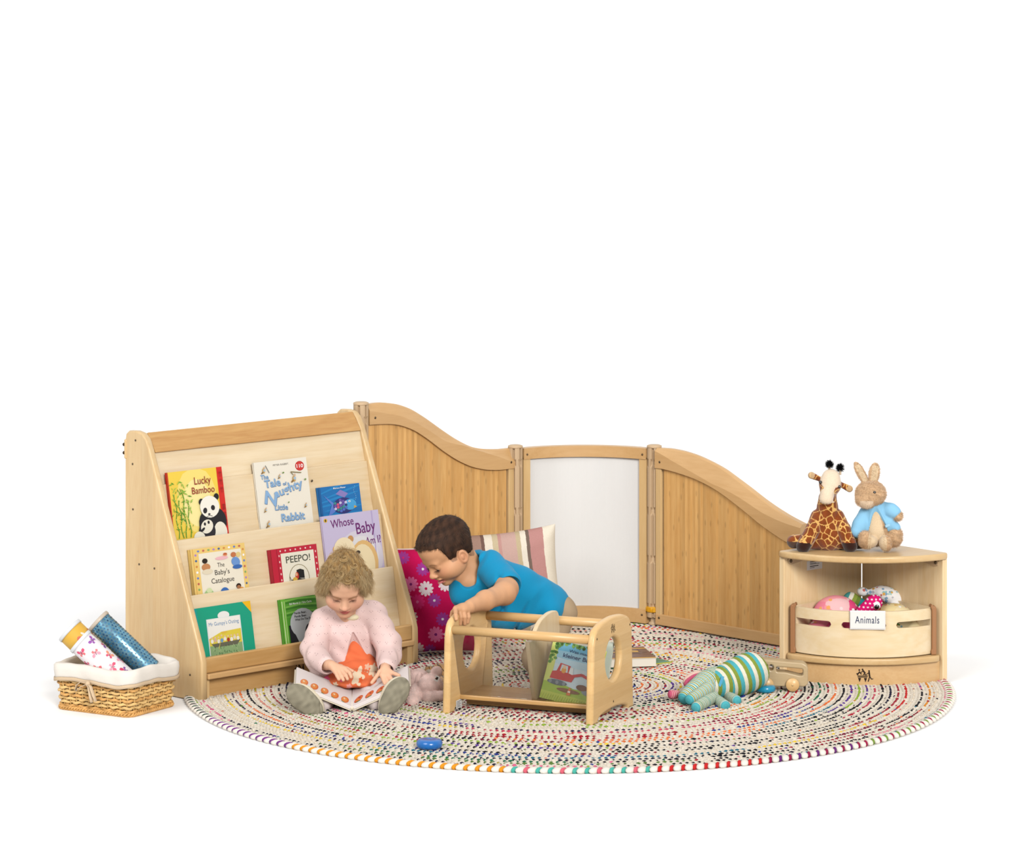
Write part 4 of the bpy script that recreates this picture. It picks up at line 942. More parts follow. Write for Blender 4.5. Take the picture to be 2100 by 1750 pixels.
WK = mat('wicker', '#e8b066', .5, .35, noise=.28, nscale=60); WK2 = mat('wicker_light', '#f2c882', .5, .35, noise=.2, nscale=50)
NS = 40; mb = MB()
for row in range(9):
    z = .016+row*.0112; flare = .012*z/.12; pts = []
    for i in range(NS*4):
        s_ = i/(NS*4); (px_, py_), (nx_, ny_) = rim(s_, flare); o_ = .0042*math.sin(PI*(i/4)+row*PI+PI/2)
        pts.append((px_+nx_*o_, py_+ny_*o_, z+.0018*math.sin(i*1.3+row)))
    mb.tube(pts, .0052, WK2 if row % 3 else WK, 6, closed=True, flat=1.0)
mb.build('woven_sides', bk)
mb = MB()
for i in range(NS):
    (a0, b0), _ = rim((i+.0)/NS, 0); (a1, b1), _ = rim((i+.0)/NS, .012); mb.tube([(a0, b0, .004), (a1, b1, .12)], .0026, WK2, 6)
mb.build('stakes', bk)['kind'] = 'stuff'
mb = MB()
for ph in (0, PI):
    pts = []
    for i in range(320): (a0, b0), (nx_, ny_) = rim(i/320, .006); q = i/320*2*PI*46+ph; pts.append((a0+nx_*.004*math.cos(q), b0+ny_*.004*math.cos(q), .008+.004*math.sin(q)))
    mb.tube(pts, .0036, WK, 6, closed=True)
mb.tube([(*rim(i/120, .007)[0], .003) for i in range(120)], .003, WK, 6, closed=True)
mb.build('braided_foot', bk)
MB().prism([(WX_/2+(p[0]-WX_/2)*.97, WY_/2+(p[1]-WY_/2)*.97) for p in [rim(i/60, -.004)[0] for i in range(60)]], .004, .012, WK).build('base', bk)
LN = mat('liner_cloth', '#f3ece2', .85, .1, bump=.25, nscale=180); HEM = mat('liner_hem', '#ddc3a2', .8, .15)
V = []; n = 160; rows = [(-.012, .014, 0), (-.006, .07, .0), (.002, .125, .003), (.010, .144, .004), (.020, .150, .003), (.027, .144, .003), (.028, .128, .004), (.026, .112, .004), (.0245, .104, .003), (.0215, .100, .003)]
for off, z, amp in rows:
    for i in range(n):
        s_ = i/n; wv = .45*amp*(math.sin(s_*2*PI*9+z*30)+.6*math.sin(s_*2*PI*17+z*50+1)); (a0, b0), (nx_, ny_) = rim(s_, off+wv*.6)
        V.append((a0, b0, z+wv*.8+.004*math.sin(s_*2*PI*4+.6)*(z > .09)))
Fl = [(r_*n+i, r_*n+(i+1) % n, (r_+1)*n+(i+1) % n, (r_+1)*n+i) for r_ in range(len(rows)-1) for i in range(n)]
Fl.append(tuple(range(n-1, -1, -1))); mb = MB().add(V, Fl, LN, smooth=True)
hv = V[-3*n:]; lo = [(p[0], p[1], p[2]-.0) for p in V[-2*n:]]
mb.build('cloth_liner', bk)
V2 = []; 
for off, z in ((.0262, .106), (.0285, .104), (.0285, .0945), (.0262, .094)):
    for i in range(n):
        s_ = i/n; wv = .0016*(math.sin(s_*2*PI*9+3)+.6*math.sin(s_*2*PI*17+6)); (a0, b0), _ = rim(s_, off+wv*.6); V2.append((a0, b0, z+wv*.8+.004*math.sin(s_*2*PI*4+.6)))
MB().add(V2, [(r_*n+i, r_*n+(i+1) % n, ((r_+1) % 4)*n+(i+1) % n, ((r_+1) % 4)*n+i) for r_ in range(4) for i in range(n)], HEM, smooth=True).build('hem_band', bk, label='tan hem of the liner')
mb = MB(); B0 = Vector((-.036, .135, .098))
for pts in ([(0, 0, 0), (-.008, .02, .006), (-.010, .036, -.006), (-.010, .04, -.022)], [(0, 0, 0), (-.008, -.018, -.006), (-.009, -.03, -.032), (-.010, -.04, -.05)], [(0, 0, 0), (-.006, -.01, -.01), (-.009, -.02, -.04), (-.010, -.024, -.055)], [(0, 0, 0), (-.006, .022, -.010), (-.009, .038, -.024)]):
    mb.tube([B0+Vector(p) for p in pts], [.004, .006, .0065, .0055][:len(pts)], HEM, 8, flat=.28)
mb.ball(B0, (.007, .009, .009), HEM, 12); mb.build('ribbon_bow', bk, label='tan ribbon bow')

def roll(name, label, top, axis, L, r, base, deco, lid):
    a = Vector(axis).normalized(); q = a.to_track_quat('Z', 'X'); M = Matrix.Translation(Vector(top)) @ q.to_matrix().to_4x4() @ Matrix.Translation((0, 0, -L))
    rt = root(name, label, 'gift tube', M=M); mb = MB().lathe([(r-.0005, 0), (r, .001), (r, L-.001), (r-.0005, L)], base, 48)
    class D:
        def __init__(s): s.k = 0
        def poly(s, th, z, pts, c, rot=0, rough=.4):
            s.k = s.k % 5+1; vs = []
            for u, v in pts:
                U = u*math.cos(rot)-v*math.sin(rot); W = u*math.sin(rot)+v*math.cos(rot); t = th+U/r; zz = min(max(z+W, .001), L-.001); rr = r+.0002+.00012*s.k; vs.append((rr*math.cos(t), rr*math.sin(t), zz))
            mb.add(vs, [tuple(range(len(vs)))], mat('tube_'+c.strip('#'), c, rough, .4))
    deco(D(), r, L); mb.build('tube', rt)
    MB().lathe([(r-.003, L-.004), (r+.0022, L-.004), (r+.0028, L-.001), (r+.0028, L+.005), (r+.0015, L+.0075), (r-.002, L+.0075), (r-.004, L+.004), (.001, L+.004)], lid, 48).build('lid', rt)
    return rt
def stars(D, r, L):
    n = int(2*PI*r/.0105); m = int(L/.0105); cs_ = ['#1f6fa8', '#17507e', '#2c86b8', '#123c62']
    star = [((.0042 if i % 2 == 0 else .0017)*math.cos(PI/2+i*PI/5), (.0042 if i % 2 == 0 else .0017)*math.sin(PI/2+i*PI/5)) for i in range(10)]
    for i in range(n):
        for j in range(m): D.poly(2*PI*(i+.5*(j % 2))/n, .006+j*.0105, star, cs_[(i*3+j*5) % 4], (i+j)*.4)
def flies(D, r, L):
    rn = random.Random(6); cs_ = ['#e0567a', '#e8747a', '#a05ab4', '#ef9a7a', '#d63c6a', '#8a4aa0', '#f2a0b4']
    for i in range(5):
        for j in range(6):
            c = cs_[(i*2+j*3) % 7]; th = 2*PI*(i+.5*(j % 2))/5+rn.uniform(-.15, .15); z = .012+j*L/6+rn.uniform(-.004, .004); ro = rn.uniform(0, 6)
            for sg in (-1, 1):
                D.poly(th, z, [(0, 0), (sg*.006, .010), (sg*.013, .012), (sg*.015, .005), (sg*.010, .0)], c, ro, .5); D.poly(th, z, [(0, 0), (sg*.009, -.002), (sg*.011, -.008), (sg*.005, -.011)], cs_[(i+j) % 7], ro, .5)
            D.poly(th, z, [(-.0008, -.006), (.0008, -.006), (.0008, .008), (-.0008, .008)], '#5a2a4a', ro)
def blobs(D, r, L):
    for i, (th, z) in enumerate(((0, .15), (1.3, .12), (2.6, .155), (3.9, .12), (5.1, .15), (.7, .09), (3.2, .08))):
        D.poly(th, z, ell_poly(0, 0, .010, .016, 18), '#e2673a'); D.poly(th+.45, z+.01, ell_poly(0, 0, .004, .010, 12), '#f6f0e0', .4); D.poly(th-.4, z-.012, ell_poly(0, 0, .003, .003, 8), '#7a9a6a')
        D.poly(th+.25, z-.014, ell_poly(0, 0, .0022, .0022, 8), '#b4532a')
HOLO = mat('holographic_foil', '#7fb4cc', .25, .6, metal=.6, noise=.5, nscale=18)
LID = mat('white_lid', '#e6e9ec', .35, .4)
AX = (-.68, .13, .66)
roll('gift_tube', 'shiny blue gift tube printed with small stars, rightmost tube in the basket', (-1.305, 11.245-Y0, .262), (-.70, .10, .64), .225, .0385, HOLO, stars, mat('foil_rim', '#cdbfae', .4, .4))
roll('gift_tube', 'white gift tube printed with pink and purple butterflies, standing in the basket', (-1.352, 11.165-Y0, .212), (-.70, .08, .60), .215, .041, mat('tube_white', '#f4eef0', .5, .3), flies, LID)
roll('gift_tube', 'yellow gift tube with orange ovals, behind the butterfly tube in the basket', (-1.400, 11.285-Y0, .226), (-.68, .12, .62), .20, .043, mat('tube_yellow', '#e8b84a', .5, .3), blobs, LID)
# ================================================================== cushions
def cushion(name, label, M, W, H, T, colfn, group=None, hem=None, n=340):
    r = root(name, label, 'cushion', M=M); u = np.linspace(-1, 1, n); U, Vv = np.meshgrid(u, u, indexing='ij')
    pin = lambda a, b: a*(1-.07*(1-b**2)*np.abs(a)**3)
    X = pin(U, Vv)*W/2; Z = pin(Vv, U)*H/2; th = T/2*(np.clip(1-U**4, 0, 1)**.55)*(np.clip(1-Vv**4, 0, 1)**.55)
    wr = .0035*np.sin(U*9+3*np.sin(Vv*4))*np.sin(Vv*7+2*U)*(np.abs(U*Vv)+.3); cols = colfn(U, Vv, X, Z)
    pts = []; fs = []; cs = []
    for sg in (-1, 1):
        Y = sg*(th+wr*(th/(T/2))); pts.append(np.stack([X, Y, Z+H/2], -1).reshape(-1, 3)); cs.append(cols.reshape(-1, 3))
        i, j = np.meshgrid(np.arange(n-1), np.arange(n-1), indexing='ij'); b = (i*n+j).ravel(); q = np.stack([b, b+n, b+n+1, b+1], 1)
        fs.append((q if sg < 0 else q[:, ::-1])+(0 if sg < 0 else n*n))
    np_mesh('cover', np.concatenate(pts), np.concatenate(fs), vmat('cushion_cloth', .85, .1, bump=.2, nscale=350, noise=.06), np.concatenate(cs), r)
    if hem:
        per = [(X[i, 0], 0, Z[i, 0]+H/2) for i in range(0, n, 8)]+[(X[-1, i], 0, Z[-1, i]+H/2) for i in range(0, n, 8)]+[(X[i, -1], 0, Z[i, -1]+H/2) for i in range(n-1, 0, -8)]+[(X[0, i], 0, Z[0, i]+H/2) for i in range(n-1, 0, -8)]
        MB().tube(per, .004, mat('piping_'+hem.strip('#'), hem, .8), 6, closed=True).build('piping', r)
    return r
FL = [(-.30, .30, .042, '#ee78ae', '#8c2a7a'), (-.02, .20, .042, '#f4e6ea', '#d42060'), (-.20, -.02, .042, '#e0307a', '#ee78ae'), (.12, -.02, .038, '#a8409c', '#f4eef2'), (-.35, -.28, .040, '#f0d6d6', '#c01848'), (-.44, .08, .040, '#ee78ae', '#8c2a7a'),
      (.25, -.36, .038, '#a8409c', '#f4eef2'), (.10, -.62, .044, '#ee78ae', '#8c2a7a'), (.38, -.66, .04, '#f4e6ea', '#d42060'), (-.26, -.86, .04, '#f0d6d6', '#c01848'), (-.02, -.90, .036, '#a8409c', '#f4eef2'), (-.62, .5, .04, '#a8409c', '#f4eef2'), (-.05, .55, .038, '#a8409c', '#f4eef2'),
      (.35, .25, .04, '#f4e6ea', '#d42060'), (.3, .72, .04, '#ee78ae', '#8c2a7a'), (-.4, .78, .036, '#a8409c', '#e0307a'), (.6, .0, .04, '#ee78ae', '#8c2a7a'), (.7, -.5, .04, '#e0307a', '#ee78ae'), (-.7, -.3, .04, '#ee78ae', '#8c2a7a'), (-.7, -.75, .04, '#f4e6ea', '#d42060'), (.65, .5, .04, '#a8409c', '#f4eef2')]
def floral(U, Vv, X, Z):
    c = np.empty(X.shape+(3,)); c[:] = lin('#cf1158')
    for u, v, R, pc, cc in FL:
        dx, dz = X-u*.18, Z-v*.19; rho = np.hypot(dx, dz)/(R*.62); an = np.arctan2(dz, dx)
        m = rho < .48+.52*np.abs(np.cos(an*5.5))**.45; vein = np.abs(np.cos(an*5.5)) > .975
        c[m] = lin(pc); c[m & vein & (rho > .35) & (rho < .85)] = np.array(lin(pc))*.8+np.array(lin('#cf1158'))*.2; c[rho < .18] = lin(cc)
    return c
cushion('floor_cushion', 'bright pink flowered cushion leaning beside the book display unit', Matrix.Translation((-.275, 12.12-Y0, .002)) @ Matrix.Rotation(math.radians(4), 4, 'Z') @ Matrix.Rotation(math.radians(-9), 4, 'X') @ Matrix.Rotation(math.radians(-4), 4, 'Y'), .31, .372, .13, floral, hem='#e8dcd8')
SB = [(-1, '#e9e0cd'), (-.62, '#a98a7c'), (-.36, '#7b6057'), (-.30, '#ece3d3'), (-.16, '#cfc09f'), (-.06, '#c79a92'), (0, '#cdaca2'), (.26, '#c8b795'), (.34, '#ece3d3'), (.44, '#7d6a60'), (.50, '#c28f8a'), (.76, '#efe6d4')]
def striped(U, Vv, X, Z):
    c = np.empty(X.shape+(3,)); t = U+.02*np.sin(Vv*3)
    for a, col in SB: c[t >= a] = lin(col)
    return c
cushion('floor_cushion', 'striped linen cushion in cream, pink and brown behind the boy', Matrix.Translation((-.005, 12.50-Y0, -.012)) @ Matrix.Rotation(math.radians(7), 4, 'Z') @ Matrix.Rotation(math.radians(-8), 4, 'X') @ Matrix.Rotation(math.radians(-5), 4, 'Y'), .40, .385, .13, striped)

# ================================================================== striped crochet animal
TEAL, OLIVE, KWH = '#58b9c4', '#8fa045', '#eee9d6'
def knit(name, pts, radii, stripes, parent, cap=None, seed=0, step=.0011, label=None, capn=.93):
    """crocheted limb: rings swept along a path, coloured by row; stripes = [(width, colour)...] repeating"""
    pts = np.array(pts, float); seg = np.linalg.norm(np.diff(pts, axis=0), axis=1); cs = np.concatenate([[0], np.cumsum(seg)]); L = cs[-1]
    fine = np.linspace(0, 1, max(int(L/step), 20)); S = fine*L; C = np.stack([np.interp(S, cs, pts[:, k]) for k in range(3)], 1)
    for _ in range(30): C[1:-1] = (C[:-2]+2*C[1:-1]+C[2:])/4
    R = np.interp(S, cs, radii)
    for _ in range(30): R[1:-1] = (R[:-2]+2*R[1:-1]+R[2:])/4
    r0, r1 = R[0], R[-1]                                     # rounded ends
    R = R*np.sqrt(np.clip(1-np.clip(1-S/(r0*.8), 0, 1)**2.4, 0, 1))*np.sqrt(np.clip(1-np.clip(1-(L-S)/(r1*.8), 0, 1)**2.4, 0, 1))
    T = np.gradient(C, axis=0); T /= np.linalg.norm(T, axis=1)[:, None]; A = np.cross(T, [.1, .2, .97]); A /= np.linalg.norm(A, axis=1)[:, None]; B = np.cross(T, A)
    n = 72; th = np.arange(n)*2*PI/n; tot = sum(w for w, _ in stripes); edges = np.cumsum([0]+[w for w, _ in stripes])
    row = .0032; bump = .0005*np.cos(S/row*2*PI)[:, None]*np.ones((1, n))+.0004*np.cos(th*24+(S/row).astype(int)[:, None]*PI)
    RR = np.maximum(R[:, None]+bump*(R[:, None] > .004), .0001)
    V = C[:, None]+A[:, None]*(RR*np.cos(th))[..., None]+B[:, None]*(RR*np.sin(th))[..., None]
    ph = np.mod(S+seed, tot); idx = np.clip(np.searchsorted(edges, ph, side='right')-1, 0, len(stripes)-1); colr = np.array([lin(stripes[i][1]) for i in idx])
    col = np.repeat(colr[:, None], n, 1)*(1-.13*(np.cos(th*24+(S/row).astype(int)[:, None]*PI) < -.5)[..., None]*(np.abs(np.sin(S/row*PI)) > .5)[:, None, None])
    if cap: m = L-S < r1*capn*.5; col[m] = np.array(lin(cap))*(1-.12*(np.mod(((L-S[m])*0+R[m])/.0035, 1) < .3))[:, None, None]
    m_ = len(C); i, j = np.meshgrid(np.arange(m_-1), np.arange(n), indexing='ij'); b = (i*n+j).ravel(); b2 = (i*n+(j+1) % n).ravel()
    o = np_mesh(name, V.reshape(-1, 3), np.stack([b, b+n, b2+n, b2], 1), vmat('crochet', .9, .1, bump=.3, nscale=500), col.reshape(-1, 3), parent)
    if label: o['label'] = label
    return o
O = at(1500, 1420, 11.4); O.z = 0
cr = root('crochet_animal', 'striped crochet toy animal in teal, olive and white lying on the rug', 'toy', O)
def L_(px, py, d): v = at(px, py, d)-O; return tuple(v)
big = [(.0125, TEAL), (.0125, KWH), (.0125, OLIVE)]; small = [(.0034, TEAL), (.0030, KWH), (.0034, OLIVE), (.0030, KWH)]
knit('body', [L_(1447, 1410, 11.33), L_(1485, 1400, 11.38), L_(1520, 1386, 11.41), L_(1552, 1372, 11.44), L_(1563, 1366, 11.455)], [.034, .055, .063, .060, .052], big, cr, seed=.004)
knit('head', [L_(1478, 1392, 11.42), L_(1448, 1402, 11.34), L_(1420, 1420, 11.27), L_(1398, 1437, 11.23)], [.046, .040, .030, .021], small, cr, cap=TEAL)
knit('leg', [L_(1458, 1408, 11.28), L_(1437, 1422, 11.23), L_(1411, 1438, 11.17)], [.021, .019, .0165], small, cr, cap=TEAL)
knit('leg', [L_(1465, 1428, 11.28), L_(1447, 1440, 11.2), L_(1425, 1453, 11.12)], [.020, .018, .0165], small, cr, cap=TEAL)
knit('leg', [L_(1462, 1432, 11.32), L_(1476, 1441, 11.24), L_(1489, 1449, 11.17)], [.018, .018, .0165], small, cr, cap=TEAL)
knit('leg', [L_(1490, 1428, 11.36), L_(1502, 1433, 11.30), L_(1513, 1438, 11.25)], [.016, .0165, .0155], small, cr, cap=TEAL)
mb = MB(); c0 = Vector(L_(1479, 1397, 11.38-.066)); tgm = mat('blue_tag', '#5cb4dc', .6)
mb.box((-.004, -.0006, -.018), (.005, .0006, .016), tgm, Matrix.Translation(c0) @ Matrix.Rotation(.35, 4, 'Y')); mb.build('fabric_tag', cr, label='blue fabric tag')
PK, PC = '#e0688a', '#f2cfc0'
cp = root('crochet_animal', 'pink and cream crochet toy, mostly hidden behind the striped one', 'toy', O)
knit('body', [L_(1432, 1405, 11.42), L_(1450, 1398, 11.5), L_(1470, 1392, 11.56)], [.022, .034, .03], [(.006, PK), (.006, PC)], cp)
knit('ear', [L_(1405, 1408, 11.38), L_(1410, 1398, 11.39), L_(1424, 1389, 11.4), L_(1438, 1385, 11.41)], [.007, .008, .009, .008], [(.2, PK)], cp, label='pink ear')
knit('ear', [L_(1403, 1404, 11.40), L_(1408, 1393, 11.41), L_(1422, 1384, 11.42), L_(1438, 1380, 11.43)], [.006, .009, .009, .008], [(.2, PC)], cp, label='cream ear edge')
knit('leg', [L_(1392, 1424, 11.31), L_(1382, 1425, 11.29), L_(1371, 1424, 11.28)], [.012, .0135, .0135], [(.004, PK), (.003, PC)], cp, cap=PK, label='pink and white leg')

# ================================================================== soft toys (implicit surfaces)
def voro(V, seeds, lines=.16, squash=1.0):
    d = np.full((len(V), 2), 9.0)
    for s_ in seeds:
        q = np.linalg.norm(V-s_, axis=1); a = q < d[:, 0]; b = (~a) & (q < d[:, 1]); d[a, 1] = d[a, 0]; d[a, 0] = q[a]; d[b, 1] = q[b]
    return d
def sm_noise(V, sc, seed=0):
    r = np.random.default_rng(seed); out = 0
    for _ in range(5): k = r.normal(0, sc, 3); out = out+np.sin(V@k+r.uniform(0, 6))
    return out/2.2
# --- giraffe
G = root('soft_giraffe', 'soft toy giraffe with black tufted horns sitting on the corner shelf unit', 'soft toy', at(1697, 1128, 11.72)); G.location.z = .421
def g(px, py, y=0): return np.array([(px-1697)/622, y, (1136-py)/632])
b = SDF(.0016); K = .014
b.ell(g(1698, 1112), (.048, .045, .045), k=0).cone(g(1697, 1108), g(1697, 1050, .0), .046, .032, K).cone(g(1697, 1055), g(1697, 1030, -.004), .033, .030, K)
for sx_, tip in ((-1, (1645, 1126)), (1, (1741, 1125))):
    b.chain([g(1697+sx_*20, 1068), g(1697+sx_*31, 1092, -.028), g(*tip, -.045)], [.024, .024, .023], .006)
for tip in ((1627, 1119), (1763, 1120)): b.chain([g(1690 if tip[0] < 1690 else 1706, 1118), g(*tip, -.012)], [.03, .022], .008)
hf = np.array([-.16, -.86, -.48]); HR = frame(hf, [.12, 0, 1]); hc = g(1702, 1000, -.01)
b.ell(hc, (.037, .040, .036), HR, K).ell(hc+np.array([.004, .006, .028]), (.027, .026, .020), HR, .012).ell(g(1694, 1016, -.035), (.022, .03, .022), HR, .014).ell(g(1692, 1027, -.045), (.023, .021, .019), HR, .008)
for e0, e1 in ((g(1682, 990), g(1664, 982, .0)), (g(1722, 1000), g(1742, 1010, .0))): b.cone(e0, e1, .008, .0115, .006); b.cone((e0+e1)/2+np.array([0, -.014, 0]), e1+np.array([0, -.016, 0]), .004, .0055, .004, 's')
Vg, Qg = b.mesh()
rg = np.random.default_rng(2); gs = np.stack([rg.uniform(-.12, .12, 1500), rg.uniform(-.1, .08, 1500), rg.uniform(0, .26, 1500)], 1)
keep = [];
for p in gs:
    if all(np.linalg.norm((p-q)*[1, .8, .85]) > .0138 for q in keep): keep.append(p)
dv_ = voro(Vg+.0012*np.stack([sm_noise(Vg, 300, 1), sm_noise(Vg, 300, 2), sm_noise(Vg, 300, 3)], 1), keep); e_ = (dv_[:, 1]-dv_[:, 0])
t_ = smooth01((e_-.0014)/.0014)[:, None]; cg = np.array(lin('#f0bd6c'))*(1-t_)+np.array(lin('#8c4418'))*t_*(1+.25*sm_noise(Vg, 200, 5)[:, None]*.5)
P_ = (Vg-hc)@HR                                               # x across, y out of the face, z up the head
face = (Vg[:, 2] > .158) & (P_[:, 1] > .006) & ((np.abs(P_[:, 0]+.000) < .0135+.014*np.clip((P_[:, 2]+.0)/.03, -.2, 1)) | (P_[:, 1] > .040))
top_ = (Vg[:, 2] > .205) & (np.abs(P_[:, 0]) < .034) & (P_[:, 2] > .012); cg[face | top_] = lin('#f6e0c4')
for e1 in (g(1664, 982), g(1742, 1010)): m = np.linalg.norm(Vg-e1, axis=1) < .014; cg[m] = cg[m]*.4+np.array(lin('#f2d6a6'))*.6
for tip, y_ in (((1645, 1126), -.045), ((1741, 1125), -.045), ((1627, 1119), -.012), ((1763, 1120), -.012)):
    m = (np.linalg.norm(Vg-g(*tip, y_), axis=1) < .0285) & (Vg[:, 2] < .030); cg[m] = lin('#33180e' if y_ < -.03 else '#574035')
PLUSH = vmat('plush', .95, .08, bump=.6, nscale=420, sheen=.35, noise=.12)
np_mesh('body', Vg, Qg, PLUSH, np.clip(cg, 0, 1), G)
EYE = mat('toy_eye', '#0d0b0c', .08, .6, coat=.8)
for p in ((1681, 994, -.030), (1719, 1003, -.036)): MB().ball(g(*p), .0058, EYE, 14).build('eye', G)
for i, p in enumerate(((1701, 960), (1723, 967))):
    c = g(*p, .0); n = 700; d = RNG.normal(0, 1, (n, 3)); d /= np.linalg.norm(d, axis=1)[:, None]; d[:, 2] += .25
    strands('horn_tuft', c+d*.003, d, .0125, .0006, lin('#0c0c10'), vmat('tuft_yarn', .8, .2), G, seg=2, jitter=.25)
    MB().tube([c-np.array([0, 0, .022]), c], .004, mat('giraffe_horn', '#f6e0c4', .9), 8).build('horn', G)
# --- rabbit in a jacket
R_ = root('soft_rabbit', 'tan soft toy rabbit in a light blue jacket sitting on the corner shelf unit', 'soft toy', at(1799, 1128, 11.70)); R_.location.z = .421
def h(px, py, y=0): return np.array([(px-1799)/623, y, (1137-py)/633])
b = SDF(.0016)
b.ell(h(1801, 1100), (.040, .036, .045), k=0).cone(h(1798, 1095), h(1793, 1052), .036, .026, .012)
b.ell(h(1785, 1018, -.012), (.050, .046, .041), k=.008).ell(h(1766, 1030, -.035), (.022, .022, .020), k=.012).ell(h(1776, 1036, -.038), (.022, .02, .016), k=.01)
def ear(c0, c1, r, k=.006):
    a = np.array(c1)-np.array(c0); L0 = np.linalg.norm(a); Rm = frame([.25, -.95, .1], a/L0); b.ell((np.array(c0)+np.array(c1))/2, (r, .0065, L0/2), Rm, k); b.ell((np.array(c0)+np.array(c1))/2+Rm[:, 1]*.0075+Rm[:, 2]*.002, (r*.55, .0045, L0*.36), Rm, .003, 's'); return Rm
ear(h(1779, 1000, -.005), h(1752, 953, .0), .0150); ear(h(1789, 1000, .0), h(1797, 955, .006), .0195)
b.chain([h(1812, 1052), h(1827, 1055, -.012), h(1840, 1064, -.02)], [.018, .017, .0165], .006)
b.chain([h(1772, 1062), h(1760, 1085, -.01), h(1756, 1098, -.012)], [.016, .015, .014], .006)
b.ell(h(1832, 1108, .0), (.030, .034, .036), k=.006).ell(h(1813, 1118, -.045), (.0215, .030, .026), euler_m(-.3, 0, .0), k=.005)
b.ell(h(1779, 1117, -.03), (.031, .032, .022), euler_m(-.2, 0, .35), k=.006).ell(h(1772, 1107, -.045), (.021, .02, .022), k=.006)
Vr, Qr = b.mesh(); cr_ = np.tile(np.array(lin('#d9b48c')), (len(Vr), 1)); cr_ *= 1+.1*sm_noise(Vr, 250, 3)[:, None]
m = (np.abs(Vr[:, 0]-h(1795, 0)[0]) < .021+.010*np.clip((h(0, 1085)[2]-Vr[:, 2])/.04, -1, 1)) & (Vr[:, 1] < -.008) & (Vr[:, 2] < h(0, 1046)[2]) & (Vr[:, 2] > .004); cr_[m] = lin('#ead0ab')
for c0, c1, r in ((h(1779, 1000, -.005), h(1752, 953, .0), .015), (h(1789, 1000, .0), h(1797, 955, .006), .0195)):
    a = c1-c0; L0 = np.linalg.norm(a); Rm = frame([.25, -.95, .1], a/L0); q = (Vr-(c0+c1)/2)@Rm; m = (np.abs(q[:, 0]) < r*.55) & (np.abs(q[:, 2]) < L0*.36) & (q[:, 1] > -.002) & (q[:, 1] < .012); cr_[m] = lin('#ecd3ae')
m = (Vr[:, 2] < h(0, 1030)[2]) & (Vr[:, 2] > h(0, 1047)[2]) & (Vr[:, 1] < -.045) & (np.abs(Vr[:, 0]-h(1774, 0)[0]) < .022); cr_[m] = lin('#e8ceb0')
np_mesh('body', Vr, Qr, PLUSH, np.clip(cr_, 0, 1), R_)
inner = (Vr[:, 2] > .0) & ~((np.abs(Vr[:, 0]-h(1795, 0)[0]) < .02) & (Vr[:, 1] < -.01) & (Vr[:, 2] < h(0, 1046)[2]))
p_, n_, r_i = sample(Vr, Qr, 26000, inner); strands('fur', p_, n_, .0042, .00030, np.clip(cr_[r_i]*1.3, 0, 1), vmat('fur_strand', .9, .1), R_, seg=2, jitter=.45, gravity=.4)
MB().ball(h(1790, 1012, -.0555), (.0055, .004, .0045), EYE, 14).build('eye', R_); MB().ball(h(1765, 1017, -.042), (.003, .003, .0035), EYE, 10).build('eye', R_)
b = SDF(.0015); J = .0042
b.cone(h(1800, 1088), h(1793, 1050), .038, .029, .01, inf=J).chain([h(1812, 1050), h(1826, 1053, -.012), h(1833, 1057, -.016)], [.018, .0185, .018], .008, inf=J).chain([h(1775, 1060), h(1762, 1083, -.008), h(1757, 1096, -.012)], [.018, .0175, .018], .008, inf=J)
b.cone(h(1822, 1080, -.004), h(1834, 1090, -.004), .022, .016, .012, inf=J).cone(h(1768, 1080, -.004), h(1765, 1096, -.006), .018, .018, .012, inf=J)
b.cone(h(1799, 1100, -.04), h(1794, 1046, -.045), .036, .014, .003, 's').cone(h(1785, 1110, -.05), h(1792, 1080, -.05), .030, .02, .003, 's').cone(h(1795, 1047, -.0), h(1780, 1005, -.01), .016, .05, .003, 's').ell(h(1803, 1123), (.08, .08, .018), k=.004, op='s').ell(h(1842, 1066, -.022), .014, k=.002, op='s')
b.ell(h(1800, 1108), (.034, .034, .047), k=.002, op='s')
Vj, Qj = b.mesh(); np_mesh('jacket', Vj, Qj, mat('jacket_felt', '#93cdf0', .8, .15, bump=.2, nscale=300), None, R_)['label'] = 'light blue jacket'
MB().box((-.009, -.003, -.004), (.009, .002, .004), mat('jacket_trim', '#a9d8f2', .8), Matrix.Translation(h(1817, 1082, -.043)) @ Matrix.Rotation(.5, 4, 'Z') @ Matrix.Rotation(-.3, 4, 'Y')).build('pocket_flap', R_, .001)

# --- pink elephant beside the toddler
E = root('soft_elephant', 'dusty pink soft toy elephant lying between the toddler and the book box', 'soft toy', at(868, 1440, 11.3)); E.location.z = 0
E0 = np.array(E.location)
def e(px, py, d): return np.array(at(px, py, d))-E0
b = SDF(.0016)
b.ell(e(883, 1407, 11.34), (.040, .038, .039), k=0).ell(e(859, 1399, 11.41), (.036, .04, .041), k=.003).ell(e(843, 1396, 11.45), (.026, .03, .036), k=.003)
b.chain([e(858, 1418, 11.36), e(850, 1430, 11.3), e(845, 1443, 11.25)], [.026, .020, .0175], .006)
b.chain([e(868, 1426, 11.33), e(882, 1432, 11.30), e(903, 1428, 11.30)], [.022, .020, .017], .004)
b.ell(e(895, 1379, 11.35), (.019, .008, .020), euler_m(.2, .5, .2), .003).ell(e(896, 1378, 11.335), (.012, .005, .013), euler_m(.2, .5, .2), .002, 's')
b.ell(e(858, 1395, 11.37), (.010, .012, .026), euler_m(0, .3, .5), .003)
Ve, Qe = b.mesh(); ce = np.array(lin('#f8d8d0'))*(1+.08*sm_noise(Ve, 300, 1)[:, None]); np_mesh('body', Ve, Qe, PLUSH, ce, E)
p_, n_, r_i = sample(Ve, Qe, 14000); strands('fur', p_, n_, .0022, .0003, np.clip(ce[r_i]*1.35, 0, 1), vmat('fur_strand', .9, .1), E, seg=2, jitter=.5)
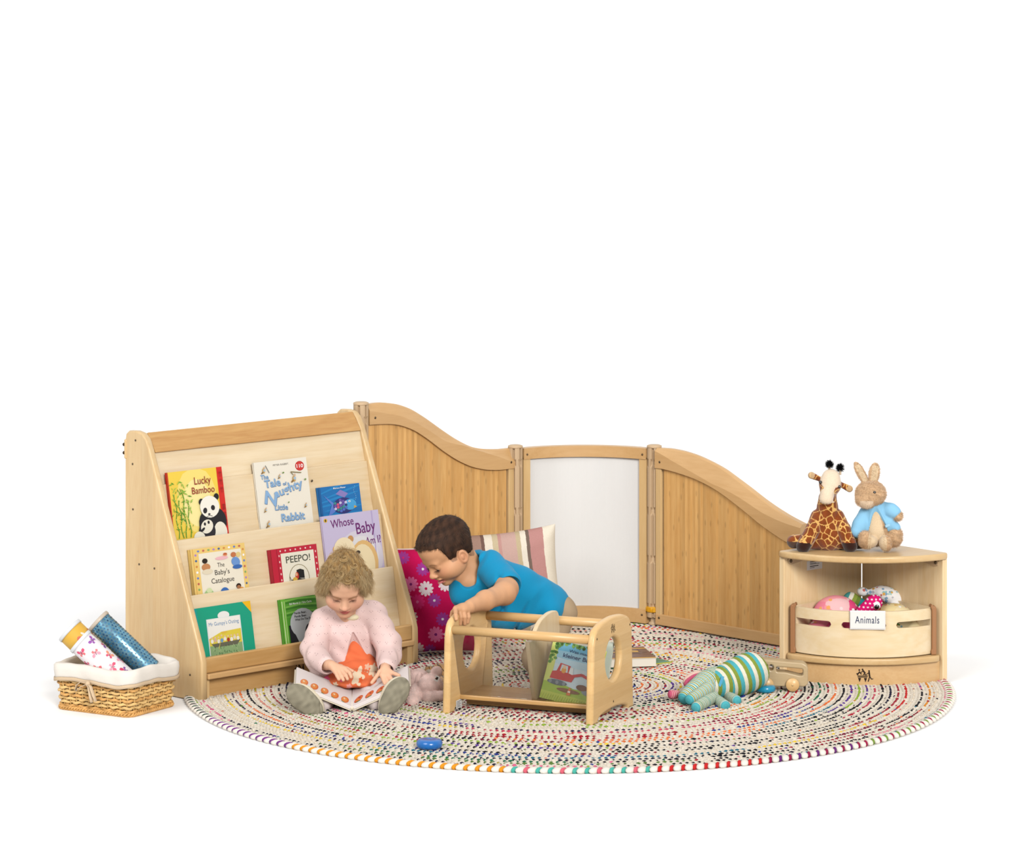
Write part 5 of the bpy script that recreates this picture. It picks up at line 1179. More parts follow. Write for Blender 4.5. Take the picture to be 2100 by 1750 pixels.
Mt = Matrix.Translation(e(896, 1392, 11.28)) @ Matrix.Rotation(.5, 4, 'Y') @ Matrix.Rotation(.25, 4, 'Z')
mb = MB().box((-.007, -.0005, -.009), (.007, .0005, .009), WHITE, Mt).box((-.0035, -.0009, -.004), (.003, -.0004, .005), BLACK, Mt).box((-.006, -.0009, -.003), (-.004, -.0004, .0), mat('tag_orange', '#e0562a'), Mt); mb.build('sewn_label', E, label='small white sewn label')
# --- tiger toy, almost hidden by the box
Tg = root('soft_tiger', 'tan soft toy with black stripes, half hidden behind the book box end', 'soft toy', at(905, 1405, 11.6)); Tg.location.z = 0
T0 = np.array(Tg.location)
def tg(px, py, d): return np.array(at(px, py, d))-T0
b = SDF(.0018).ell(tg(903, 1377, 11.6), (.034, .04, .026), k=0).ell(tg(882, 1377, 11.56), (.019, .019, .017), k=.006).ell(tg(920, 1388, 11.62), (.03, .05, .03), k=.01).ell(tg(876, 1370, 11.57), (.007, .006, .007), k=.003)
b.chain([tg(905, 1395, 11.55), tg(898, 1402, 11.5)], [.014, .012], .006)
Vt, Qt = b.mesh(); ct = np.tile(np.array(lin('#d9a56a')), (len(Vt), 1)); st = np.mod((Vt[:, 0]*.8+Vt[:, 2]*.9+.004*sm_noise(Vt, 120, 4))/.017, 1) < .22; ct[st] = lin('#1a1514'); ct[np.linalg.norm(Vt-tg(878, 1382, 11.54), axis=1) < .014] = lin('#efe4d2')
np_mesh('body', Vt, Qt, PLUSH, ct, Tg)

# --- bin of toy animals: sewn cloth toys
def ctoy(name, label, px, py, d, prims, colfn, res=.0016):
    o0 = at(px, py, d); r = root(name, label, 'soft toy', o0); b = SDF(res); prims(b); V, Q = b.mesh(); c = colfn(V); np_mesh('body', V, Q, vmat('sewn_cotton', .8, .15, bump=.1, nscale=300), np.clip(c, 0, 1), r); return r
def patch(cols, sc, seed, big=None):
    def f(V):
        rr = np.random.default_rng(seed); S_ = rr.uniform(-.1, .1, (int(sc), 3)); d = np.stack([np.linalg.norm(V-s_, axis=1) for s_ in S_], 1); c = np.array([lin(x) for x in cols])[(d.argmin(1)*7) % len(cols)]
        return c
    return f
def spots(base, cols, n, r0, seed):
    def f(V):
        rr = np.random.default_rng(seed); c = base(V) if callable(base) else np.tile(np.array(lin(base)), (len(V), 1)); pts = V[rr.integers(len(V), size=n)]
        for i, p in enumerate(pts): c[np.linalg.norm(V-p, axis=1) < r0*rr.uniform(.6, 1.2)] = lin(cols[i % len(cols)])
        return c
    return f
def shape(*pr):
    def f(b):
        for i, p in enumerate(pr):
            if p[0] == 'e': b.ell(*p[1:3], p[3] if len(p) > 3 else None, 0 if i == 0 else .006)
            else: b.chain(p[1], p[2], 0 if i == 0 else .006)
    return f
ctoy('cloth_toy', 'large pink patchwork cloth toy at the left of the bin', 1716, 1262, 11.715, shape(('e', (0, 0, -.005), (.080, .06, .070), euler_m(0, .1, 0)), ('e', (-.05, -.02, -.045), (.05, .05, .035)), ('e', (.045, -.01, -.045), (.06, .05, .03))), spots(patch(['#f28ba0', '#ee5c8c', '#f5c6c8', '#f28ba0', '#f7a0a8', '#ea4f86'], 14, 3), ['#f8dfe0', '#f4b06a', '#f79ab4', '#ffffff'], 70, .006, 2))
ctoy('cloth_toy', 'small green and teal striped knitted toy between the pink cloth toys', 1757, 1238, 11.80, shape(('c', [(-.02, 0, .012), (.03, -.01, -.02)], [.026, .024])), lambda V: np.array([lin(c) for c in ('#4fa7a4', '#efeadb', '#8fa045', '#6f8a3a', '#2f8f96', '#4fa7a4')])[np.clip(((V[:, 0]*.86-V[:, 2]*.5+.05)/.013).astype(int), 0, 99) % 6])
mg = ctoy('cloth_toy', 'bright magenta spotted cloth toy with a googly eye', 1787, 1240, 11.66, shape(('e', (.010, 0, .006), (.027, .020, .026)), ('c', [(0, 0, 0), (-.030, .0, -.022)], [.024, .019]), ('c', [(-.02, 0, -.03), (.0, .01, -.05)], [.02, .03])), lambda V: np.where(((np.mod(V[:, 0]/.0135+.5*np.floor(V[:, 2]/.0125), 1)-.5)**2*1+(np.mod(V[:, 2]/.0125, 1)-.5)**2 < .055)[:, None], np.array(lin('#f8e6ee')), np.array(lin('#dc1272'))))
MB().ball((.0145, -.0185, .0), (.0135, .0065, .0135), mat('eye_white', '#fbfbfb', .15, .5, coat=.5), 24).build('googly_eye', mg, label='large googly eye').name
MB().ball((.0150, -.0240, -.0045), (.0085, .003, .0080), EYE, 20).build('pupil', bpy.data.objects['googly_eye'])
ctoy('cloth_toy', 'white cloth toy printed with stars and a giraffe, lying on top of the pile', 1822, 1222, 11.80, shape(('e', (0, 0, 0), (.056, .034, .028), euler_m(0, .38, 0)), ('e', (-.086, -.005, .014), (.019, .016, .015), euler_m(0, .1, 0)), ('c', [(-.072, 0, .012), (-.05, 0, .012)], [.007, .014]), ('e', (.020, -.03, -.026), (.016, .01, .012)), ('e', (.052, .0, -.008), (.012, .012, .014)), ('c', [(.03, -.01, -.02), (.058, -.02, -.034)], [.008, .0045])), lambda V: spots('#ffffff', ['#9fd0d2', '#c3c2cc', '#e8b45a', '#8fb4d4', '#d0766a', '#b6dcd2', '#5a6a80'], 110, .0046, 8)(V))
ctoy('cloth_toy', 'pale yellow printed cloth toy at the right of the bin', 1832, 1264, 11.70, shape(('e', (0, 0, -.010), (.068, .06, .052)), ('e', (-.03, -.02, -.02), (.045, .03, .04)), ('e', (.05, .0, -.04), (.04, .04, .03))), spots(patch(['#f2dfa6', '#f3dfa0', '#efc22e', '#f4e3b4', '#f2dfa6', '#efbe1e'], 16, 7), ['#c8402e', '#8fb0b4', '#ffffff', '#e39a2a', '#5f8a4a'], 90, .0042, 4))
# ================================================================== children
SKIN = vmat('skin', .5, .3, sss=0, noise=.03, nscale=60)
def A3(px, py, d): return np.array(at(px, py, d))
def head_sdf(b, Hc, R, s, open_mouth=False, ez=-.014, mz=-.058, cz=-.084, k=.010, chk=.030):
    """skull, face, nose, lips, eyelids and ears in the head's own frame (x right, y forward, z up)"""
    P = lambda x, y, z: Hc+R@(np.array([x, y, z])*s)
    E = lambda c, r, kk=k, op='u', Rl=None: b.ell(P(*c), np.array(r)*s, R if Rl is None else R@Rl, kk, op)
    E((0, -.010, .014), (.067 if open_mouth else .0635, .086, .073), 0 if not b.P else .012)
    E((0, .026, .028), (.055, .046, .046), .02); E((0, .026, cz*.45), (.050, .050, .052), .015)
    for sx in (-1, 1): E((sx*chk, .044, mz*.70), (.024, .022, .023), .018); E((sx*(.045 if open_mouth else .038), .014, cz*.52), (.020, .035, .030), .02)
    if not open_mouth: E((0, .028, -.058), (.047, .046, .038), .02)
    E((0, .052, cz*.92), (.018, .017, .014) if open_mouth else (.026, .021, .017), .016)
    for sx in (-1, 1): E((sx*.027, .086, ez+.001), (.0135, .016, .0075), .010, 's')
    for sx in (-1, 1): E((sx*.0265, .0585, ez), (.0122, .0122, .0112), .0025)
    E((0, .066, ez+.016), (.036, .008, .008), .018)
    b.cone(P(0, .069, ez), P(0, .081, mz+.025), .0070*s, .0088*s, .012); E((0, .0845, mz+.0225), (.0100, .0078, .0072), .006)
    for sx in (-1, 1): E((sx*.0102, .0790, mz+.0195), (.0056, .0060, .0048), .004)
    for sx in (-1, 1): E((sx*.0050, .0850, mz+.0150), (.0020, .003, .0022), .001, 's')
    if open_mouth:
        E((0, .071, mz+.005), (.019, .009, .0045), .005); E((0, .066, mz-.010), (.016, .009, .005), .005); E((0, .083, mz-.004), (.0190, .019, .0080), .003, 's')
    else:
        E((0, .0745, mz+.0035), (.0145, .0075, .0042), .005); E((0, .0725, mz-.0045), (.0120, .0075, .0055), .005); E((0, .0845, mz), (.0155, .006, .0011), .002, 's')
    for sx in (-1, 1):
        Rl = euler_m(.15, 0, sx*.35); E((sx*.068, -.008, ez-.010), (.0072, .0165, .0235), .004, 'u', Rl); E((sx*.0745, -.006, ez-.009), (.0050, .0105, .0165), .002, 's', Rl)
        E((sx*.0685, -.004, ez-.010), (.0045, .006, .010), .002, 'u', Rl)
    return P
def snap(L, x, z, e=.004):
    m = (np.abs(L[:, 0]-x) < e) & (np.abs(L[:, 2]-z) < e) & (L[:, 1] > 0)
    return L[m, 1].max() if m.any() else .06
def blend(c, m, col, a=1.0):
    m = np.clip(m, 0, 1)[:, None]*a; return c*(1-m)+np.array(lin(col))*m
def gauss(L, c, r): return np.exp(-(((L-np.array(c))/np.array(r))**2).sum(1))
def face_colour(c, L, base, lip, ez, mz, open_mouth, blush='#e39a86'):
    f = smooth01((L[:, 1]-.02)/.02)
    for sx in (-1, 1): c = blend(c, gauss(L, (sx*.036, .055, mz*.62), (.020, .03, .018))*f, blush, .42)
    c = blend(c, gauss(L, (0, .088, mz+.022), (.011, .012, .010)), blush, .35)
    for sx in (-1, 1): c = blend(c, gauss(L, (sx*.07, -.008, ez-.012), (.012, .03, .03)), blush, .35); c = blend(c, gauss(L, (sx*.0265, .07, ez-.009), (.013, .012, .0035)), '#b98078', .35)
    q = np.abs(L[:, 2]-(mz-(.003 if open_mouth else 0)))+np.abs(L[:, 0])*.28; m = smooth01(((.0135 if open_mouth else .0105)-q)/.003)*(L[:, 1] > .058)*(np.abs(L[:, 0]) < (.0215 if open_mouth else .0165))
    return blend(c, m, lip, .85)

# ------------------------------------------------------------------ toddler
T = root('person', 'toddler in a pale pink cardigan sitting on the rug, looking down at an open book', 'person', at(712, 1412, 11.45)); T.location.z = 0; T0 = np.array(T.location)
def t(px, py, d): return A3(px, py, d)-T0
HR = frame([.04, -.80, -.60], [0, 0, 1]); HC = t(707, 1190, 11.36); HS = .985; EZ, MZ = -.016, -.068
b = SDF(.0015); P = head_sdf(b, HC, HR, HS, False, EZ, MZ, -.104, chk=.036)
b.chain([P(0, -.03, -.05), t(713, 1276, 11.46), t(713, 1330, 11.49), t(713, 1385, 11.5)], [.036, .036, .06, .06], .012)
b.chain([t(672, 1278, 11.47), t(645, 1333, 11.405), t(668, 1362, 11.28), t(676, 1364, 11.25)], [.03, .025, .0185, .0165], .008)
b.chain([t(758, 1270, 11.47), t(796, 1325, 11.425), t(792, 1360, 11.31), t(790, 1371, 11.265)], [.03, .025, .0185, .0165], .008)
def fingers(b, fn, wrist, ks, rs=.0062, palm_r=.0125, kk=.005):
    for pts in ks:
        q = [fn(*p) for p in pts]; b.chain([wrist, q[0]], [palm_r, rs*1.35], kk); b.chain(q, [rs*1.15, rs*1.0, rs*.88][:len(q)] if len(q) < 4 else [rs*1.15, rs*1.05, rs, rs*.85], .0022)
fingers(b, t, t(680, 1365, 11.242), [[(708, 1373, 11.235), (717, 1381, 11.220), (720, 1389, 11.210)], [(702, 1376, 11.230), (709.5, 1386, 11.210), (712.5, 1393, 11.200)], [(695, 1377.5, 11.225), (701, 1388, 11.205), (704, 1395, 11.195)], [(688, 1378, 11.222), (692, 1387, 11.205), (695, 1393.5, 11.195)], [(699, 1368, 11.255), (712, 1372, 11.250), (723, 1377, 11.240)]])
fingers(b, t, t(790, 1373, 11.257), [[(783, 1385, 11.235), (786.5, 1395, 11.225), (789.5, 1403.5, 11.215)], [(790, 1386, 11.235), (793.5, 1395, 11.223), (796.5, 1402.5, 11.215)], [(797, 1384.5, 11.237), (801.5, 1392, 11.227), (805.5, 1398, 11.222)], [(802.5, 1380, 11.243), (811, 1383, 11.237), (818, 1385.5, 11.233)], [(779, 1379, 11.247), (770, 1391, 11.235), (762.5, 1400.5, 11.225)]])
for x, kx, ax, fx in ((700, 676, 665, 640), (726, 752, 768, 795)): b.chain([t(x, 1392, 11.48), t(kx, 1422, 11.30), t(ax, 1443, 11.165)], [.045, .028, .020], .01)
V, Q = b.mesh(); L = ((V-HC)@HR)/HS; c = np.tile(np.array(lin('#f0bd9c')), (len(V), 1)); c = c*(1+.03*sm_noise(V, 90, 2)[:, None])
c = face_colour(c, L, None, '#c4585c', EZ, MZ, False, '#e58f7e')
for fx in ((720, 1389), (712.5, 1393), (704, 1395), (695, 1393), (789.5, 1403), (796.5, 1402), (805.5, 1398), (818, 1385), (762.5, 1400)): c = blend(c, np.exp(-(np.linalg.norm(V-t(*fx, 11.26), axis=1)/.03)**2*1.5), '#e39a86', .25)
np_mesh('body', V, Q, SKIN, np.clip(c, 0, 1), T)
LASH = mat('lash_brown', '#3d271c', .7); BROW = mat('brow_brown', '#a67a56', .8)
def lids(Pf, L, parent, ez, s, lash=LASH, brow=BROW, bz=.0155, slit=.0, bw=.0008, slope=0.0):
    for sx in (-1, 1):
        mb = MB(); pts = []
        for i in range(11):
            a = (i-5)/5; x = sx*.0265+a*.0125; z = ez-.0045-.0022*(1-a*a)+.0012*a*sx; pts.append(Pf(x, snap(L, x, z)+.0006, z))
        mb.tube(pts, [.0003+.0006*(1-abs((i-5)/5.2)) for i in range(11)], lash, 6)
        for i in range(1, 10):
            a = (i-5)/5; x = sx*.0265+a*.0125; z = ez-.0045-.0022*(1-a*a); y = snap(L, x, z); mb.tube([Pf(x, y+.0006, z), Pf(x+a*.001+sx*.0006, y+.0045, z-.0030), Pf(x+a*.002+sx*.001, y+.0070, z-.0034)], [.00035, .00028, .0001], lash, 4)
        mb.build('eyelashes', parent)
        mb = MB()
        for j in range(3):
            pts = []
            for i in range(9):
                a = i/8; x = sx*(.012+a*.030); z = ez+bz+slope*a+.0035*math.sin(a*PI*.8)-.0035*a*a+j*.0008; pts.append(Pf(x, snap(L, x, z)+.0001, z))
            mb.tube(pts, [bw*(.35+.9*math.sin(PI*min(1, i/8*.85+.15))) for i in range(9)], brow, 5, flat=.5)
        mb.build('eyebrow', parent)
lids(P, L, T, EZ, HS, bz=.0075, bw=.0012, slope=.006)
# hair: a soft cap and curly strands rooted on the scalp
def scalp(L, tod=True):
    if tod: return L[:, 2] > np.interp(L[:, 1], [-.1, -.05, -.02, .0, .02, .045, .07], [-.075, -.065, -.045, -.012, .012, .045, .064])
    zs = np.interp(L[:, 1], [-.1, -.06, -.03, -.015, .0, .012, .028, .033, .042, .075], [-.088, -.078, -.052, -.012, -.004, -.030, -.026, .0, .040, .050]); zc = np.interp(L[:, 1], [-.05, .03, .08], [-.06, .045, .052])
    w = smooth01((np.abs(L[:, 0])-.030)/.015); return L[:, 2] > zs*w+zc*(1-w)
def hair_cap(name, HC, HR, HS, parent, inf, tod, material, colf, nz=.0025, freq=120):
    b = SDF(.0017); Pq = lambda x, y, z: HC+HR@(np.array([x, y, z])*HS)
    b.ell(Pq(0, -.010, .014), np.array((.067, .086, .073))*HS+inf, HR, 0).ell(Pq(0, .026, .028), np.array((.055, .046, .046))*HS+inf*.8, HR, .02)
    if tod: b.ell(Pq(-.062, -.015, -.01), (.018, .03, .034), HR, .012).ell(Pq(.062, -.015, -.01), (.018, .03, .034), HR, .012)
    else: b.ell(Pq(0, -.045, -.035), (.045, .035, .045), HR, .02)
    lo = HC-.2; hi = HC+.2
    b.custom(lambda X: (nz*(np.sin((X@(HR@np.array([1, .2, .3])))*freq*2.2+3*np.sin(X[..., 2]*freq*.5))*np.sin((X@(HR@np.array([.3, .8, .2])))*freq))).astype(np.float32), lo, hi, 0, 'disp')
    def cut(X):
        l = ((X.reshape(-1, 3)-HC)@HR/HS); m = l[:, 2]
        if tod: z0 = np.interp(l[:, 1], [-.1, -.05, -.02, .0, .02, .045, .07, .1], [-.075, -.065, -.045, -.030, .0, .040, .062, .066])
        else:
            zs = np.interp(l[:, 1], [-.1, -.06, -.03, -.015, .0, .012, .028, .033, .042, .075], [-.088, -.078, -.052, -.012, -.004, -.030, -.026, .0, .040, .050]); zc = np.interp(l[:, 1], [-.05, .03, .08], [-.06, .045, .052]); w = smooth01((np.abs(l[:, 0])-.030)/.015); z0 = zs*w+zc*(1-w)
        return ((z0-m)*.6).reshape(X.shape[:-1]).astype(np.float32)
    b.custom(cut, lo, hi, .003, 'i')
    V, Q = b.mesh(); Lc = (V-HC)@HR/HS; return np_mesh(name, V, Q, material, colf(V, Lc), parent), V, Q, Lc
HAIRM = vmat('hair_strands', .45, .45)
def blond(V, L): n_ = .5+.5*sm_noise(np.stack([L[:, 0]*3, L[:, 1], L[:, 2]], 1), 110, 8); n_ = np.clip(n_, 0, 1)[:, None]; return np.array(lin('#86663c'))*(1-n_)+np.array(lin('#b08d58'))*n_
_, Vh, Qh, Lh = hair_cap('hair', HC, HR, HS, T, .0035, True, vmat('hair_base', .7, .2), blond)
n = 15000; p_, n_, ri = sample(Vh, Qh, n, (Lh[:, 2] > -.05)); l = (p_-HC)@HR
tang = HR@np.array([0, .75, -.15]); d = tang[None]-n_*(n_@tang)[:, None]; side = np.clip(np.abs(l[:, :1])/.05-.3, 0, 1); d = d*(1-side)+np.array([0, -.15, -1.0])*side+n_*(.06+.22*side)+RNG.normal(0, .05, (n, 3)); d /= np.linalg.norm(d, axis=1)[:, None]
colh = np.array(lin('#b28650'))+(np.array(lin('#f0d6a2'))-np.array(lin('#b28650')))*np.clip(.5+.35*sm_noise(p_, 260, 9)+RNG.normal(0, .2, n), 0, 1)[:, None]
Ln = .030*(1-.45*smooth01((l[:, 1]-.02)/.03)*(1-side[:, 0]))+.012*side[:, 0]
strands('curls', p_-n_*.002, d, Ln, .00040, colh, HAIRM, T, seg=8, curl=2.2, curlr=.0085, gravity=.7, jitter=.08, phase=3.2*sm_noise(p_, 130, 12)+RNG.normal(0, .35, n))
# ringlets over the crown and by the ears
mb_roots = []; mb_cols = []
rl = [(P(.012, .045, .075), .012, n_x) for n_x in (1,)]+[(P(-.026, .062, .058), .010, -1), (P(.030, .030, .083), .011, 1), (P(-.012, .062, .066), .014, 1), (P(-.062, .0, .045), .011, -1), (P(.0, .0, .093), .012, 1), (P(-.03, .02, .083), .010, 1), (P(-.074, -.005, .0), .013, 1), (P(-.078, -.008, -.022), .014, -1), (P(-.076, -.005, -.042), .011, 1), (P(.072, -.004, -.005), .011, 1), (P(.072, -.004, -.028), .010, -1), (P(.045, .05, .055), .009, 1)]
for k_ in range(5):
    i_ = RNG.integers(len(Vh)); rl.append((Vh[i_], RNG.uniform(.010, .017), 1 if k_ % 2 else -1))
HM = [mat('curl_'+str(i), c_, .4, .5) for i, c_ in enumerate(('#a9854f', '#c9a467', '#e0bf86', '#8a683c'))]
rr_ = random.Random(5)
for c0, R0, sg in rl:
    nrm = np.array(c0)-HC; nrm /= np.linalg.norm(nrm); nrm = nrm*.9+np.array([0, -.4, .15]); mb = MB(); nrm /= np.linalg.norm(nrm); a_ = np.cross(nrm, [.1, .1, 1]); a_ /= np.linalg.norm(a_); b_ = np.cross(nrm, a_)
    for q in range(34):
        ph = rr_.uniform(0, .9); r0 = R0*rr_.uniform(.45, 1.35); off = nrm*rr_.uniform(.002, .009); w0 = rr_.uniform(2.0, 5.5); pts = []
        for i in range(22):
            u_ = i/21; an = sg*(ph+w0*u_); rad = r0*(1.15-.75*u_); pts.append(c0+off+(a_*math.cos(an)+b_*math.sin(an))*rad+nrm*.003*math.sin(u_*3))
        mb.tube(pts, [.00034]*21+[.00012], HM[rr_.randrange(4)], 4, cap=False)
    mb.build('ringlet', T)
# clothes
CARD = vmat('cardigan_knit', .9, .08, bump=.35, nscale=450, sheen=.1)
b = SDF(.0018)
b.ell(t(713, 1342, 11.485), (.098, .074, .100), k=0).ell(t(713, 1295, 11.47), (.085, .062, .060), k=.03).chain([t(667, 1270, 11.465), t(763, 1258, 11.465)], [.041, .041], .02).ell(t(714, 1245, 11.475), (.056, .048, .036), k=.02)
b.chain([t(662, 1278, 11.46), t(644, 1330, 11.405), t(650, 1350, 11.35), t(668, 1364, 11.275)], [.042, .042, .037, .030], .012)
b.chain([t(768, 1264, 11.46), t(796, 1322, 11.42), t(797, 1347, 11.385), t(793, 1367, 11.29)], [.042, .043, .038, .029], .012)
b.ell(t(664, 1375, 11.37), (.045, .05, .022), k=.02)
fold = lambda X: (.0022*np.sin(X[..., 2]*95+9*np.sin(X[..., 0]*11)+4*np.sin(X[..., 1]*30))*np.sin(X[..., 0]*31+X[..., 2]*17)).astype(np.float32)
b.custom(fold, T0*0-.4, T0*0+.4, 0, 'disp')
b.cone(t(724, 1300, 11.415), t(738, 1392, 11.41), .004, .064, .003, 's').cone(t(723, 1262, 11.375), t(724, 1308, 11.385), .0012, .0012, .001, 's')
b.cone(t(720, 1262, 11.385), P(0, .01, -.04), .018, .050, .003, 's')
b.cone(t(670, 1366, 11.27), t(692, 1378, 11.20), .0215, .027, .002, 's').cone(t(792, 1367, 11.29), t(790, 1392, 11.24), .0215, .028, .002, 's')
Vc, Qc = b.mesh(); Nn = normals(Vc, Qc); cc = np.tile(np.array(lin('#f3d6d2')), (len(Vc), 1))
gx = Vc[:, 0]/.026; gz = Vc[:, 2]/.023; row = np.floor(gz); fx = gx+.5*(row % 2); ux = (fx-np.floor(fx)-.5)*.026; uz = (gz-row-.5)*.023
hol = np.zeros(len(Vc), bool)
for ox, oz in ((-.0042, .0022), (.0042, .0022), (0, -.002)): hol |= ((ux-ox)**2+(uz-oz)**2) < .00095**2
cc[hol & (Nn[:, 1] < -.2)] = lin('#9c7f84'); np_mesh('cardigan', Vc, Qc, CARD, cc, T)['label'] = 'pale pink openwork cardigan'
PINK = mat('cardigan_trim', '#f5dcd8', .85)
b = SDF(.0018)
b.ell(t(720, 1345, 11.475), (.080, .060, .085), k=0).ell(t(735, 1380, 11.42), (.080, .055, .046), k=.02).ell(t(728, 1400, 11.30), (.080, .05, .016), k=.015).ell(t(722, 1391, 11.34), (.092, .045, .026), k=.02)
b.custom(lambda X: (.0016*np.sin(X[..., 0]*110+X[..., 2]*40+3*np.sin(X[..., 2]*50))).astype(np.float32), np.zeros(3)-.4, np.zeros(3)+.4, 0, 'disp')
Vd, Qd = b.mesh(); cd = np.tile(np.array(lin('#f07a4e')), (len(Vd), 1)); low = Vd[:, 2] < t(0, 1372, 11.4)[2]
for (fx, fy, col, r_) in ((735, 1385, '#f6dfc0', .022), (741, 1389, '#ef6a3a', .0075), (764, 1377, '#f6dfc0', .014), (700, 1384, '#f0608a', .013), (718, 1399, '#f3a6a0', .010), (752, 1374, '#e8bca0', .010), (670, 1390, '#f0608a', .012), (690, 1397, '#f6dfc0', .009), (775, 1385, '#f6dfc0', .012)):
    q = t(fx, fy, 11.33); dx = Vd[:, 0]-q[0]; dz = (Vd[:, 2]-q[2])*1.0; an = np.arctan2(dz, dx); m = (np.hypot(dx, dz) < r_*(.8+.2*np.cos(an*5))) & (Vd[:, 1] < .1-.0); cd[m] = lin(col)
np_mesh('dress', Vd, Qd, vmat('dress_cotton', .85, .1, bump=.2, nscale=300), cd, T)['label'] = 'coral dress with printed flowers'
MB().ball(t(721, 1266, 11.43), (.025, .018, .012), mat('vest_cream', '#f6ecc8', .85), 20).build('undershirt', T, label='cream undershirt')
for x, kx, ax in ((700, 678, 664), (726, 752, 770)):
    b = SDF(.0018).chain([t(x, 1396, 11.46), t(kx, 1422, 11.30), t(ax, 1443, 11.165)], [.050, .033, .0265], 0)
    b.custom(lambda X: (.0012*np.sin(X[..., 1]*160+X[..., 0]*60)).astype(np.float32), np.zeros(3)-.6, np.zeros(3)+.6, 0, 'disp')
    Vt_, Qt_ = b.mesh(); np_mesh('tights_leg', Vt_, Qt_, mat('white_tights', '#f0e2e0', .85, .1, bump=.3, nscale=400), None, T)
def shoe(cx, cy, d, ang, nm):
    inn = np.array([.008 if nm == 'l' else -.008, 0, .001])
    o = t(cx, cy, d); a = np.array([math.cos(ang), 0, math.sin(ang)]); nrm = np.array([.0, -.985, .17]); a = a-nrm*(a@nrm); a /= np.linalg.norm(a); w = np.cross(nrm, a); R = np.stack([a, w, nrm], 1)
    b = SDF(.0016); b.ell(o+a*.014-nrm*.004, (.054, .0365, .011), R, 0).ell(o-a*.030-nrm*.004, (.038, .028, .011), R, .02)
    Vs, Qs = b.mesh(); l = (Vs-o)@R; cs_ = np.tile(np.array(lin('#958f7c')), (len(Vs), 1))*(1+.10*sm_noise(Vs, 160, 6)[:, None])*(1+.1*sm_noise(Vs, 600, 7)[:, None]); np_mesh('sole', Vs, Qs, vmat('suede_sole', .95, .05, bump=.4, nscale=500), np.clip(cs_, 0, 1), T)['label'] = 'grey suede shoe sole'
    b = SDF(.0016); b.ell(o+a*.012-nrm*.040+inn, (.057, .037, .028), R, 0).ell(o-a*.030-nrm*.036, (.041, .030, .030), R, .02).ell(o-a*.016-nrm*.058, (.026, .021, .02), R, .004, 's')
    Vs, Qs = b.mesh(); np_mesh('shoe_upper', Vs, Qs, mat('cream_leather', '#efe3c8', .55, .3, bump=.1, nscale=120), None, T)['label'] = 'cream leather shoe'
shoe(625, 1438, 11.09, math.radians(180-39), 'l'); shoe(808, 1430, 11.10, math.radians(58), 'r')

# ------------------------------------------------------------------ open board book across the toddler's lap
NC = A3(722, 1450, 11.12); FC = A3(722, 1417, 11.29); NL = A3(607, 1403, 11.13); NR_ = A3(838, 1400, 11.14)
ob = root('open_board_book', 'open white board book with rows of oranges, across the toddler\'s lap', 'book', tuple(NC)); dv_ = FC-NC; dv_ = dv_/np.linalg.norm(dv_)*.185
def page(NE, name, seed, lab):
    u_ = NE-NC; Wd = np.linalg.norm(u_); u_ = u_/Wd; w_ = dv_/np.linalg.norm(dv_); nn = np.cross(u_, w_); nn = nn/np.linalg.norm(nn); nn = nn if nn[2] > 0 else -nn
    M = Matrix([[u_[0], w_[0], nn[0], 0], [u_[1], w_[1], nn[1], 0], [u_[2], w_[2], nn[2], 0], [0, 0, 0, 1]]); BW = mat('board_white', '#f4ecea', .4, .3)
    mb = MB(); mb.box((0, 0, -.010), (Wd, .185, 0), BW, M); mb.build('page_stack', ob, .001)
    mb = MB(); mb.box((-.001, -.002, -.0135), (Wd+.003, .187, -.0105), mat('board_cover', '#f2e6cf', .45), M); mb.build('cover_board', ob)
    def el(cx, cy, rx, ry, c, z, rot=0): mb2.add([(cx+rx*math.cos(i*PI/12)*math.cos(rot)-ry*math.sin(i*PI/12)*math.sin(rot), cy+rx*math.cos(i*PI/12)*math.sin(rot)+ry*math.sin(i*PI/12)*math.cos(rot), z) for i in range(24)], [tuple(range(24))], mat('ink_'+c.strip('#'), c, .35, .4), M)
    mb2 = MB(); 
    if seed == 0:
        for i in range(5): x = .024+.0345*i; el(x, .045+.002*i, .0125, .034, '#e8702a', .0003, .12); el(x+.001, .047+.002*i, .0095, .026, '#f4953e', .0005, .12); el(x+.002, .052+.002*i, .0035, .010, '#fbdcb4', .0007); el(x+.007, .016, .006, .003, '#5a8a3a', .0004, .4)
    else:
        for i in range(4): x = .022+.037*i; el(x, .052, .0125, .030, '#d9532a', .0003, -.3); el(x+.001, .052, .0095, .022, '#ee7a34', .0005, -.3); el(x-.002, .030, .010, .004, '#4c7a34', .0006, .3); el(x+.004, .06, .004, .008, '#b03a20', .0007)
    mb2.build('printed_oranges', ob)
page(NL, 'l', 0, ''); page(NR_, 'r', 1, '')
MB().tube([(0, 0, -.006), tuple(dv_*1.0+np.array([0, 0, -.006]))], .0065, mat('board_cover', '#f2e6cf', .45), 12).build('spine', ob)

# ------------------------------------------------------------------ boy
B = root('person', 'boy in a bright blue T-shirt kneeling behind the book box, leaning over', 'person', at(1090, 1375, 11.7)); B.location.z = 0; B0 = np.array(B.location)
B['label'] = 'boy in a bright blue T-shirt kneeling behind the book box and leaning over it'
def q(px, py, d): return A3(px, py, d)-B0
u_ = np.array([-.50, -.30, .81]); f_ = np.array([-.67, -.46, -.58]); f_ = f_/np.linalg.norm(f_); BR = frame(f_, u_); BC = q(911, 1124, 11.58); BS = 1.07; BEZ, BMZ = -.022, -.066
b = SDF(.0016); PB = head_sdf(b, BC, BR, BS, True, BEZ, BMZ, -.094)
b.chain([PB(0, -.035, -.045), q(966, 1168, 11.62), q(985, 1190, 11.64), q(1060, 1218, 11.68), q(1135, 1250, 11.76)], [.044, .042, .065, .06, .045], .012)
b.ell(q(955, 1190, 11.61), (.034, .04, .035), k=.02)
